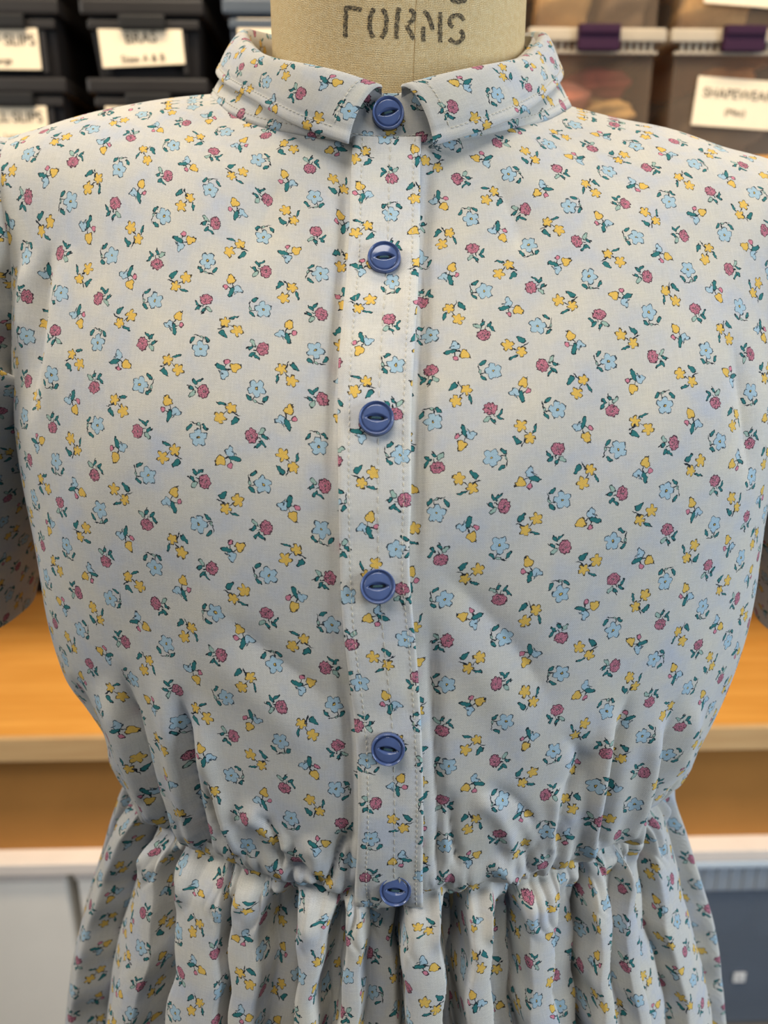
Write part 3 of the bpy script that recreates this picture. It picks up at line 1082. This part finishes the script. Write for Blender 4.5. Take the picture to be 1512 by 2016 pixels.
disp = fold_field(base, FOLDS)
ss = np.maximum(vs, 0)[:, None]
uarc = uvb[..., 0]
wob = 1.6 * np.sin(ss / 5.0) + 1.0 * np.sin(ss / 2.7 + 1)
gath = (2.2 * np.abs(noise1(uarc + wob, 3, 7.0)) - 0.9) * 0.9 + (2.2 * np.abs(noise1(uarc - wob, 4, 4.0)) - 0.9) * 0.5
disp += gath * 2.5 * np.exp(-ss / 13.0) * smoothstep(-2, 3, ss)
disp -= 2.2 * np.exp(-(ss / 3.5) ** 2)
disp += (noise1(uarc + vs[:, None] * 0.5, 5, 34.0) + noise1(uarc - vs[:, None] * 0.8, 6, 27.0)) * 0.55 * smoothstep(0, 60, ss)
disp += 1.5 * np.exp(-((ss - 11) / 7.0) ** 2) * (0.6 + 0.5 * noise1(uarc, 9, 30.0))
disp += 1.4 * noise1(uarc, 8, 14.0) * np.exp(-ss / 40) * smoothstep(0, 14, ss)
bod = base + nor * disp[..., None]
seamz = 1.3 * noise1(phi * 2.3, 21, 8.0) + 0.7 * noise1(phi * 2.3, 22, 3.0)
bod[..., 2] += seamz[None, :] * np.exp(-ss / 8)
bodice = dpart(grid('bodice', bod, M['fabric'], dress, uvb, True))

# --- skirt
zk = np.array([-8, 4, 12, 26, 46, 86, 140, 270, 520, 760], float)
ak = np.array([128, 129, 133, 140, 147.5, 162, 174, 202, 246, 280], float)
bk = np.array([90, 92.5, 96, 100.5, 105, 114, 123, 140, 165, 186], float)
ss_ = np.concatenate([np.linspace(-9, 0, 6)[:-1], np.linspace(0, 30, 46)[:-1], np.linspace(30, 150, 60)[:-1], np.linspace(150, 760, 30)])
rad = spline(zk, np.stack([ak, bk], 1), ss_)
sphi = np.concatenate([np.linspace(-104, 104, 940), np.linspace(104, 256, 150)[1:-1]])
S_, PH = np.meshgrid(ss_, sphi * D2R, indexing='ij')
skb = np.stack([X0 + rad[:, :1] * np.sin(PH), 333.5 - rad[:, 1:] * np.cos(PH), -231 - S_], -1)
nrm = np.stack([np.sin(PH) / rad[:, :1], -np.cos(PH) / rad[:, 1:], 0 * PH], -1)
nrm /= np.linalg.norm(nrm, axis=-1, keepdims=True)
# edges of the gathers: (point at the seam, point further down, level after it in mm, slit depth at it)
EDGES = [((300, 1650), (212, 2014), 0, 2), ((330, 1690), (280, 2014), -9, 0), ((352, 1690), (334, 2014), 0, 9), ((450, 1735), (440, 2014), -1, 15),
         ((524, 1757), (500, 2014), -8, 0), ((578, 1762), (576, 2014), 0, 5), ((664, 1768), (622, 2014), -7, 3), ((690, 1772), (655, 2014), -1, 0),
         ((716, 1775), (716, 2014), -6, 0), ((785, 1775), (790, 2014), 0, 11), ((872, 1770), (880, 2014), -10, 0), ((914, 1762), (912, 2014), 0, 9),
         ((974, 1752), (972, 2014), -6, 0), ((1018, 1742), (1036, 2014), -1, 7), ((1100, 1722), (1102, 2014), -5, 0), ((1156, 1705), (1163, 2014), 0, 15),
         ((1190, 1688), (1208, 2014), -4, 0), ((1215, 1672), (1236, 2014), 0, 0), ((1229, 1665), (1282, 2014), -5, 5), ((1272, 1630), (1340, 1960), -1, 3),
         ((1305, 1600), (1390, 1900), -4, 0)]
pxs = project(skb)
kphi = []
for (a, b, _, _) in EDGES:
    pts = []
    for srow in (3.0, 40.0):
        r_ = int(np.argmin(np.abs(ss_ - srow)))
        xx = pxs[r_, :940, 0]; yy = pxs[r_, :940, 1]
        xl = a[0] + (b[0] - a[0]) * (yy - a[1]) / (b[1] - a[1])
        g = np.where(np.abs(sphi[:940]) < 84, xx - xl, 1e6)
        pts.append(sphi[int(np.argmin(np.abs(g)))])
    kphi.append(pts)
ks = [tuple(p) + (e[2], e[3]) for p, e in zip(kphi, EDGES)]
# side and back gathers
kk, k2, lv = kphi[-1][0] + 6, kphi[-1][1] + 7, 0
while kk < 360 + kphi[0][0] - 4:
    ks.append((kk, k2, -3 if kk > 330 else (0 if lv else random.uniform(-9, -5)), random.choice((0, 0, 6))))
    lv = 1 - lv; st = random.uniform(5.0, 9.5); kk += st; k2 += st
ks = np.array(sorted(ks))
K = len(ks)
H = np.zeros(S_.shape)
PREF = np.zeros(S_.shape)
for r_, s in enumerate(ss_):
    f = np.clip(s / 40.0, 0, 1.15)
    pos = ks[:, 0] * (1 - f) + ks[:, 1] * f
    pos = pos + 0.35 * np.sin(s / 9.0 + np.arange(K) * 2.3) + 0.25 * np.sin(s / 4.1 + np.arange(K) * 1.3)
    pos = np.maximum.accumulate(pos + 1e-3 * np.arange(K))
    pe = np.concatenate([pos - 360, pos, pos + 360])
    f5 = 1.15; p5 = ks[:, 0] * (1 - f5) + ks[:, 1] * f5
    PREF[r_] = np.interp(sphi, pe, np.concatenate([p5 - 360, p5, p5 + 360]))
    le = np.concatenate([ks[:, 2]] * 3) * 2.2; sl_ = np.concatenate([ks[:, 3]] * 3) * 1.5
    tr = 0.62                                        # half width of a pleat edge in degrees
    i = np.searchsorted(pe, sphi, side='right') - 1
    lo_, hi_ = pe[i], pe[i + 1]
    gap = np.maximum(hi_ - lo_, 1e-3); fr_ = np.clip((sphi - lo_) / gap, 0, 1)
    L0, L1, L2 = le[i - 1], le[i], le[i + 1]
    a_ = 0.5 + 0.5 * smoothstep(0, tr, sphi - lo_) ; b_ = 0.5 * smoothstep(tr, 0, hi_ - sphi)
    h0 = L0 * (1 - a_) + L1 * a_
    h0 = h0 * (1 - b_) + L2 * b_
    h0 = h0 + (1.6 + 0.12 * gap * (L1 > -2)) * (np.sin(math.pi * fr_) ** 0.7 - 0.6)
    h0 = h0 - sl_[i] * np.exp(-((sphi - lo_) / 0.55) ** 2) - sl_[i + 1] * np.exp(-((sphi - hi_) / 0.55) ** 2)
    H[r_] = h0
amp = (0.12 + 0.88 * smoothstep(0, 12, ss_))[:, None] * (1 + 0.0018 * np.maximum(ss_ - 60, 0))[:, None]
circ = np.cumsum(np.concatenate([[0], np.abs(np.diff(sphi))])) * 2.2
puff = 4.6 * smoothstep(-3, 5, ss_)[:, None] * np.exp(-((ss_ - 8) / 8.0) ** 2)[:, None] * (0.75 + 0.5 * noise1(circ, 31, 14.0))[None, :]
wb = (1.8 * np.sin(ss_ / 5.2) + 1.0 * np.sin(ss_ / 2.6 + 2))[:, None]
ruff = ((2.2 * np.abs(noise1(circ[None, :] + wb, 32, 5.0)) - 0.9) * 1.2 + (2.2 * np.abs(noise1(circ[None, :] - wb, 33, 8.0)) - 0.9) * 1.3) * (1.35 * np.exp(-((ss_ - 6) / 10.0) ** 2) * smoothstep(-4, 4, ss_))[:, None]
soft = (noise1(circ, 34, 16.0) * 0.8)[None, :] * smoothstep(4, 30, ss_)[:, None]
h = H * amp + puff + ruff + soft + 2.0 * smoothstep(4, 20, ss_)[:, None] - 2.2 * np.exp(-(ss_ / 3.0) ** 2)[:, None]
sk = skb + nrm * h[..., None]
sz = np.interp(sphi, np.where(phi > 180, phi, phi)[np.argsort(phi)], seamz[np.argsort(phi)])
sk[..., 2] += sz[None, :] * np.exp(-np.abs(S_) / 8)
r46 = int(np.argmin(np.abs(ss_ - 55)))
seg = np.linalg.norm(np.diff(sk[r46], axis=0), axis=-1)
us = np.concatenate([[0], np.cumsum(seg)])
dus = (us[-1] - us[0]) / 360.0
phr = PREF[r46]
US = np.interp(PREF, phr, us) + np.where(PREF < phr[0], (PREF - phr[0]) * dus, 0) + np.where(PREF > phr[-1], (PREF - phr[-1]) * dus, 0)
vv = -9 + np.concatenate([[0], np.cumsum(np.sqrt(np.diff(ss_) ** 2 + np.diff(rad[:, 1]) ** 2))])
vv = vv + 6 * smoothstep(0, 14, ss_)
uvs = np.stack([US + 900, np.broadcast_to(-vv[:, None] - 11, S_.shape)], -1)
skirt = dpart(grid('skirt', sk, M['fabric'], dress, uvs, True))


# --- sleeves
def sleeve(side):
    th = np.linspace(0, 2 * math.pi, 121)[:-1]
    rows = []
    # armhole ring -> puffed head -> hem
    spec = [(0.00, (155, 375, -4), 50, 33, 2), (0.10, (170, 372, -4), 57, 50, 3), (0.28, (191, 367, -18), 61, 70, 2),
            (0.55, (216, 366, -62), 60, 72, 0.6), (0.80, (236, 366, -118), 56, 68, 0.5), (1.0, (247, 366, -160), 54, 66, 0.4)]
    tk = np.array([s[0] for s in spec]); val = np.array([list(s[1]) + [s[2], s[3], s[4]] for s in spec])
    tq = np.linspace(0, 1, 70)
    q = spline(tk, val, tq)
    for i, t in enumerate(tq):
        c = q[i, :3]; ra, rb, ga = q[i, 3:]
        tang = np.gradient(q[:, :3], axis=0)[i]; tang /= np.linalg.norm(tang)
        if t < 0.25:
            w = t / 0.25; tang = tang * w + np.array([1, 0, 0]) * (1 - w); tang /= np.linalg.norm(tang)
        yv = np.array([0, 1.0, 0]); uvv = np.cross(tang, yv)
        g = ga * noise1(th * 60, 41, 11.0) * 0.5 + 1.4 * noise1(th * 60, 43, 40.0) * t * 2
        P = c + np.outer((ra + g) * np.cos(th), uvv) + np.outer((rb + g) * np.sin(th), yv)
        rows.append(P)
    P = np.array(rows)
    # turned hem
    inner = P[-1:].copy(); cin = P[-1].mean(0); inner = cin + (inner - cin) * 0.985; inner[..., 2] += 0.5
    inner2 = inner.copy(); inner2 = P[-5:-4].mean(1, keepdims=True) + (P[-5:-4] - P[-5:-4].mean(1, keepdims=True)) * 0.975
    P = np.concatenate([P, inner, inner2], 0)
    P[..., 0] = X0 + side * P[..., 0]
    P[..., 2] -= 0.036 * side * 150 * 0.9
    lu = np.concatenate([th, [2 * math.pi]]) * 66
    P = np.concatenate([P, P[:, :1]], 1)
    lv = np.concatenate([[0], np.cumsum(np.linalg.norm(np.diff(q[:, :3], axis=0), axis=1))]); lv = np.concatenate([lv, lv[-1:] + 1, lv[-5:-4] + 12])
    uv = np.stack([np.broadcast_to(lu[None, :] + 1700 + 500 * side, P.shape[:2]), np.broadcast_to(-lv[:, None], P.shape[:2])], -1)
    return dpart(grid('sleeve', P, M['fabric'], dress, uv, False, side < 0))


sleeve(-1); sleeve(1)

# --- surfaces to lay the placket on
def tree_of(Plist):
    V = []; Fs = []; off = 0
    for P, cl in Plist:
        n, m = P.shape[:2]
        V += P.reshape(-1, 3).tolist()
        Fs += (grid_faces(n, m, cl) + off).tolist()
        off += n * m
    return BVHTree.FromPolygons(V, Fs)


tree = tree_of([(bod, True), (sk, True)])


def hit(px, py):
    d = Vector(ray(px, py))
    loc, n_, i, dist = tree.ray_cast(Vector((0, 0, 0)), d.normalized())
    return np.array(loc)


# --- placket
PL = np.array([(276, 697, 828), (300, 695, 827), (400, 691, 824), (500, 688, 822), (650, 676, 814), (850, 668, 806), (1000, 668, 805), (1130, 671, 806), (1200, 674, 811),
               (1300, 685, 820), (1400, 699, 827), (1500, 706, 831), (1600, 708, 833), (1700, 704, 832), (1776, 702, 832)], float)
rowsP = np.linspace(276, 1776, 130)
lr = spline(PL[:, 0], PL[:, 1:], rowsP)
cs = np.linspace(0, 1, 25)
Q = np.array([[hit(l + (r - l) * c, y) for c in cs] for y, (l, r) in zip(rowsP, lr)])
for _ in range(14):
    Q[1:-1] = (Q[:-2] + 2 * Q[1:-1] + Q[2:]) / 4
for _ in range(3):
    Q[:, 1:-1] = (Q[:, :-2] + 2 * Q[:, 1:-1] + Q[:, 2:]) / 4
Nq = grid_normals(Q)
if Nq[60, 12, 1] > 0:
    Nq = -Nq
wav = 0.25 * np.sin(rowsP * 0.021)[:, None] + 0.2 * noise1(rowsP, 51, 40.0)[:, None] * np.ones((1, 25))
pucker = 0.28 * noise1(rowsP, 52, 9.0)[:, None] * np.exp(-((cs - 0.90) / 0.06) ** 2)[None, :] + 0.22 * noise1(rowsP, 53, 10.0)[:, None] * np.exp(-((cs - 0.15) / 0.06) ** 2)[None, :]
top_off = 2.3 + wav + pucker + 0.25 * (np.exp(-((cs - 0.07) / 0.05) ** 2) + np.exp(-((cs - 0.95) / 0.04) ** 2))[None, :] - 0.25 * (np.exp(-((cs - 0.15) / 0.012) ** 2) + np.exp(-((cs - 0.905) / 0.012) ** 2))[None, :]
PT = Q + Nq * top_off[..., None]
e_l = Q[:, :1] - Nq[:, :1] * 1.2; e_r = Q[:, -1:] - Nq[:, -1:] * 1.2
m_l = Q[:, :1] + Nq[:, :1] * 1.3 - (Q[:, 1:2] - Q[:, :1]) * 0.10; m_r = Q[:, -1:] + Nq[:, -1:] * 1.3 + (Q[:, -1:] - Q[:, -2:-1]) * 0.10
PP = np.concatenate([e_l, m_l, PT, m_r, e_r], 1)
bot = PP[-1:] - np.concatenate([Nq[-1:, :1]] * 2 + [Nq[-1:]] + [Nq[-1:, -1:]] * 2, 1) * 2.6
PP = np.concatenate([PP, bot], 0)
wmm = np.linalg.norm(np.diff(Q, axis=1), axis=-1)
pu = np.concatenate([np.zeros((130, 1)), np.cumsum(wmm, 1)], 1)
pu = np.concatenate([pu[:, :1] - 2, pu[:, :1] - 0.8, pu, pu[:, -1:] + 0.8, pu[:, -1:] + 2], 1)
pu = np.concatenate([pu, pu[-1:]], 0)
pv = np.concatenate([[0], np.cumsum(np.linalg.norm(np.diff(Q[:, 12], axis=0), axis=-1))]); pv = np.concatenate([pv, pv[-1:] + 2])
uvp = np.stack([pu + 2517.0, np.broadcast_to(-pv[:, None], pu.shape)], -1)
placket = dpart(grid('placket', PP, M['placket'], dress, uvp))


def stitches(name, path, nrms, parent, step=2.3, length=1.55, r=0.14):
    """a row of sewing stitches along a path (mm)"""
    seg_ = np.linalg.norm(np.diff(path, axis=0), axis=1)
    L = np.concatenate([[0], np.cumsum(seg_)])
    bm = bmesh.new()
    s = 0.6
    while s + length < L[-1]:
        pts = []
        for k, lift in ((0, -0.12), (0.18, 0.10), (0.5, 0.14), (0.82, 0.10), (1.0, -0.12)):
            q = s + length * k
            p = np.array([np.interp(q, L, path[:, i]) for i in range(3)])
            n_ = np.array([np.interp(q, L, nrms[:, i]) for i in range(3)])
            pts.append(W(p + n_ * lift))
        add_tube(bm, pts, r / 1000, 4)
        s += step * random.uniform(0.95, 1.05)
    o = bm_obj(name, bm, M['thread'], parent, True)
    o['kind'] = 'stuff'
    return local(o, parent)


def pcol(c):
    j = c * 24
    i = int(j); f = j - i
    return PT[:, i] * (1 - f) + PT[:, i + 1] * f, Nq[:, i]


bpy.context.view_layer.update()
for c in (0.15, 0.905):
    p_, n_ = pcol(c)
    stitches('stitching', p_, n_, placket)
p_, n_ = pcol(0.56)
stitches('stitching', p_, n_, placket, 3.4, 2.6, 0.12)

# --- collar band
def ring_curve(pts, n):
    """half curve front->back given for x>=0; returns a full closed-front curve from the wearer's right front to left front"""
    pts = np.array(pts, float)
    L = np.concatenate([[0], np.cumsum(np.linalg.norm(np.diff(pts, axis=0), axis=1))])
    full_ = np.concatenate([pts * np.array([-1, 1, 1]), pts[::-1][1:]], 0)
    Lf = np.concatenate([L, L[-1] + (L[-1] - L[::-1][1:])])
    out = spline(Lf, full_, np.linspace(0, Lf[-1], n))
    out[..., 0] += XN
    return out


NCOL = 240
nl = body_surface(np.linspace(-180, 180, NCOL), np.array([311.0]))[0]     # neckline, back -> front -> back
foldc = [(3, 328.5, 69.5), (10, 328, 71.5), (24, 330.5, 75), (42, 343, 81.5), (56, 366, 91), (66.5, 397, 106), (52, 446, 116), (0, 463, 119)]
fc = ring_curve(foldc, NCOL)
# bring the fold curve to the same order (back -> front -> back)
half = NCOL // 2
fc2 = np.concatenate([fc[:half][::-1], fc[half:][::-1]], 0)
tb = np.linspace(0, 1, 16)[:, None, None]
topc = fc2.copy()
cenx = np.array([XN, 396, 0])
inw = (cenx - topc) * np.array([1, 1, 0]); inw /= np.linalg.norm(inw, axis=1, keepdims=True)
topc = topc + inw * 1.2 + np.array([0, 0, -2.0])
nlo = nl - inw * 1.6 + np.array([0, 0, -1.0])
band = nlo[None] * (1 - tb) + topc[None] * tb
bulge = np.sin(math.pi * tb) * 0.8
band = band - inw[None] * bulge
lip = nlo[None] + inw[None] * 2.6 + np.array([0, 0, -0.6])
inn = topc[None] + inw[None] * 1.2
inn2 = nl[None] + inw[None] * 1.5
bandP = np.concatenate([lip, band, inn, inn2], 0)
lb_ = np.concatenate([[0], np.cumsum(np.linalg.norm(np.diff(nlo, axis=0), axis=1))])
bv = np.concatenate([[-2], np.linspace(0, 22, 16), [23.5, 45]])
uvn_ = np.stack([np.broadcast_to(lb_[None, :] + 3100, bandP.shape[:2]), np.broadcast_to(bv[:, None], bandP.shape[:2])], -1)
collar_band = dpart(grid('collar_band', bandP, M['fabric'], dress, uvn_))
bpy.context.view_layer.update()
stitches('stitching', band[2] - inw * 0.1, -inw, collar_band, 2.3, 1.5, 0.13)

# --- collar, two leaves
EDGE = {-1: [(17.0, 318.5, 48.5), (38.5, 328.5, 57), (55, 346, 68), (71.5, 369, 79.5), (78.5, 389, 88.5), (76, 420, 97), (50, 462, 102), (0, 476, 104)],
        1: [(16.8, 318.5, 48), (41, 329.5, 56.5), (58, 347, 66.5), (71.5, 371, 78.5), (78.5, 391, 87.5), (79, 418, 98), (50, 462, 102), (0, 476, 104)]}
FOLD = {-1: [(3.8, 327.5, 70), (22, 329.5, 75.5), (43, 341.5, 81.8), (57, 365, 92), (66, 397, 107), (49, 448, 117), (0, 464, 120)],
        1: [(4.0, 327.0, 70), (20, 328.5, 74), (43, 342, 81), (57, 366, 90), (69, 398, 106), (56, 446, 117), (0, 464, 120)]}


def half_curve(pts, n):
    pts = np.array(pts, float)
    L = np.concatenate([[0], np.cumsum(np.linalg.norm(np.diff(pts, axis=0), axis=1))])
    return spline(L / L[-1], pts, np.linspace(0, 1, n))


def collar(side):
    n = 150
    E = half_curve(EDGE[side], n); Fd = half_curve(FOLD[side], n)
    cen_ = np.array([0, 396.0, 0])
    out = (Fd - cen_) * np.array([1, 1, 0]); out /= np.linalg.norm(out, axis=1, keepdims=True)
    m = 34
    t = np.linspace(0, 1, m)
    # outer leaf: roll over the fold, fall to the edge
    ctrl = Fd + out * 4.0 + np.array([0, 0, 1.0])
    mid = (Fd + E) / 2 + out * 2.6
    bow = smoothstep(0.16, 0.0, np.linspace(0, 1, n))                  # the front edge bows away from the opening
    ctrl[:, 0] += 3.6 * bow; mid[:, 0] += 5.2 * bow
    outer = []
    for tt2 in t:
        a = (1 - tt2) ** 3; b = 3 * (1 - tt2) ** 2 * tt2; c = 3 * (1 - tt2) * tt2 ** 2; d = tt2 ** 3
        outer.append(a * Fd + b * ctrl + c * mid + d * E)
    outer = np.array(outer)
    s_ = np.linspace(0, 1, n)
    # soft buckles in the leaf
    bk_ = 0.55 * np.sin(s_ * 21 + 1.0 + side)[None, :] * np.sin(math.pi * t)[:, None] + 0.4 * np.sin(s_ * 43 + t[:, None] * 3) * np.sin(math.pi * t)[:, None]
    bk_ = bk_ * smoothstep(0, 0.10, s_)[None, :]
    welt = -0.35 * np.exp(-((t - 0.86) / 0.03) ** 2)[:, None] + 0.3 * np.exp(-((t - 0.95) / 0.05) ** 2)[:, None]
    outer = outer + out[None] * (bk_ + welt)[..., None]
    N = grid_normals(outer)
    if (N[m // 2, 20] @ out[20]) < 0:
        N = -N
    inner = outer - N * 1.5
    ins = np.stack([Fd - out * 1.6 + np.array([0, 0, -0.6]), Fd - out * 2.0 + np.array([0, 0, -8.0]), Fd - out * 1.6 + np.array([0, 0, -18.0])])
    edge_mid = outer[-1:] - N[-1:] * 0.75 + (outer[-1:] - outer[-2:-1]) * 0.35
    ring = np.concatenate([ins[::-1][:2], ins[:1], outer, edge_mid, inner[::-1]], 0)
    # close the front end
    L_t = np.concatenate([[0], np.cumsum(np.linalg.norm(np.diff(outer[:, 10], axis=0), axis=1))])
    L_s = np.concatenate([[0], np.cumsum(np.linalg.norm(np.diff(outer[m // 2], axis=0), axis=1))])
    vv_ = np.concatenate([[-20, -9, -1], L_t, [L_t[-1] + 0.7], L_t[::-1] + 60])
    uvc = np.stack([np.broadcast_to(L_s[None, :] * 1.0, ring.shape[:2]), np.broadcast_to(-vv_[:, None], ring.shape[:2])], -1)
    # front end cap: collapse of outer and inner on the first column
    capc = (outer[:, 0] + inner[:, 0]) / 2 - (outer[:, 1] - outer[:, 0]) * 0.5
    cap = np.concatenate([ring[:3, 0], capc, edge_mid[:, 0], capc[::-1]], 0)[:, None]
    ring = np.concatenate([cap, ring], 1)
    uvc = np.concatenate([uvc[:, :1] - 0.5, uvc], 1)
    ring = ring.copy()
    ring[..., 0] = XN + side * ring[..., 0]
    uvc[..., 0] = uvc[..., 0] * side + 3700 + 300 * side
    o = dpart(grid('collar_leaf', ring, M['fabric'], dress, uvc, False, side < 0))
    bpy.context.view_layer.update()
    sp = outer[int(m * 0.86)].copy() + out * 0.1; sp[:, 0] = XN + side * sp[:, 0]
    on = out.copy(); on[:, 0] *= side
    stitches('stitching', sp[4:95], on[4:95], o, 2.1, 1.45, 0.13)
    fe = outer[3:int(m * 0.86) + 1, 4].copy(); fn = np.repeat(on[4:5], len(fe), 0); fe[:, 0] = XN + side * fe[:, 0]
    stitches('stitching', fe + fn * 0.12, fn, o, 2.1, 1.45, 0.13)
    return o


collar(-1); collar(1)


# --- buttons
def button_mesh():
    n, m = 34, 72
    r = np.linspace(0, 1, n) ** 0.9
    th = np.linspace(0, 2 * math.pi, m, endpoint=False)
    R_, T_ = np.meshgrid(r, th, indexing='ij')
    x, y = R_ * np.cos(T_), R_ * np.sin(T_)
    h = 0.10 * np.exp(-((R_ - 0.93) / 0.07) ** 2) - 0.07 * np.exp(-((R_ - 0.81) / 0.045) ** 2) + 0.05 * (1 - R_ ** 2)
    h = np.where(R_ > 0.94, h - 0.30 * smoothstep(0.94, 1.0, R_) ** 2, h)
    eye = np.abs(y) / np.maximum(0.27 * (1 - (np.abs(x) / 0.62) ** 2), 1e-3)
    dep = np.where(np.abs(x) < 0.62, smoothstep(1.0, 0.35, eye), 0)
    h = h - 0.17 * dep + 0.05 * (1 - R_ ** 2)
    P = np.stack([x, y, h + 0.16], -1) * 6.25
    side = np.stack([np.cos(th) * 0.985, np.sin(th) * 0.985, 0 * th + 0.0], -1)[None] * 6.25
    und = np.stack([np.cos(th) * 0.75, np.sin(th) * 0.75, 0 * th - 0.05], -1)[None] * 6.25
    und2 = np.stack([np.cos(th) * 0.02, np.sin(th) * 0.02, 0 * th - 0.05], -1)[None] * 6.25
    P = np.concatenate([P, side, und, und2], 0) / 1000
    return mesh_of('button', P.reshape(-1, 3), grid_faces(P.shape[0], m, True, True).tolist())


bme = button_mesh()
bme.materials.append(M['button'])
hb_ = bmesh.new()
for s in (-1, 1):
    bmesh.ops.create_uvsphere(hb_, u_segments=14, v_segments=8, radius=1.0, matrix=Matrix.Translation((s * 0.00185, 0, 0.00058)) @ Matrix.Diagonal((0.00088, 0.00070, 0.00018, 1)))
hme = bpy.data.meshes.new('button_hole'); hb_.to_mesh(hme); hb_.free(); hme.materials.append(M['hole'])
tb_ = bmesh.new()
for dy in (-0.22, 0.02, 0.24):
    add_tube(tb_, [(-0.0018, dy / 1000, 0.00055), (-0.0012, dy / 1000, 0.00092), (0, dy * 1.2 / 1000, 0.00100), (0.0012, dy / 1000, 0.00092), (0.0018, dy / 1000, 0.00055)], 0.00015, 6)
tme = bpy.data.meshes.new('thread'); tb_.to_mesh(tme); tb_.free(); tme.materials.append(M['teal_thread'])
for me_ in (bme, hme, tme):
    me_.polygons.foreach_set('use_smooth', [True] * len(me_.polygons))
tree2 = tree_of([(PP, False), (bandP, False)])
BT = [(764, 225, -14, 4), (756, 510, -2, 8), (741, 825, 4, 0), (744, 1155, -2, -16), (764, 1472, 10, -4), (778, 1749, 6, -26)]
bpy.context.view_layer.update()
for (bx_, by_, roll, lift) in BT:
    pts = []
    for dx, dy in ((0, 0), (-26, 0), (26, 0), (0, -26), (0, 26)):
        loc, n_, i, dist = tree2.ray_cast(Vector((0, 0, 0)), Vector(ray(bx_ + dx, by_ + dy)).normalized())
        pts.append(loc if loc is not None else None)
    c = pts[0]
    ax = (pts[2] - pts[1]).normalized()
    up = (pts[3] - pts[4]).normalized() if pts[3] is not None and pts[4] is not None else Vector((0, 0.3, 1)).normalized()
    nn = ax.cross(up).normalized()
    if nn.y > 0:
        nn = -nn
    rot = Matrix.Rotation(lift * D2R, 3, ax)
    nn = (rot @ nn).normalized()
    up = nn.cross(ax).normalized()
    Mx = Matrix((ax, up, nn)).transposed().to_4x4()
    o = bpy.data.objects.new('button', bme); C.objects.link(o); o.parent = dress
    loc = Vector(W(np.array(c + nn * 0.75)))
    Mw = Matrix.Translation(loc) @ Mx @ Matrix.Rotation(-roll * D2R, 4, 'Z')
    o.matrix_parent_inverse = dress.matrix_world.inverted()
    o.matrix_basis = Mw
    for nm, me_ in (('button_hole', hme), ('thread', tme)):
        ch_ = bpy.data.objects.new(nm, me_); C.objects.link(ch_); ch_.parent = o
# worn knot of dark thread at the right collar point
bm = bmesh.new()
kp = hit(856, 287) + np.array([0, -2.0, 0])
for i in range(12):
    a = np.array([random.uniform(-2.2, 2.2), random.uniform(-1.0, 0.2), random.uniform(-1.6, 1.6)])
    pts = [W(kp + a + np.array([random.uniform(-1.3, 1.3), random.uniform(-0.3, 0.3), random.uniform(-1, 1)])) for _ in range(5)]
    add_tube(bm, pts, 0.00016, 5)
dpart(bm_obj('loose_thread', bm, M['teal_thread'], dress, True))
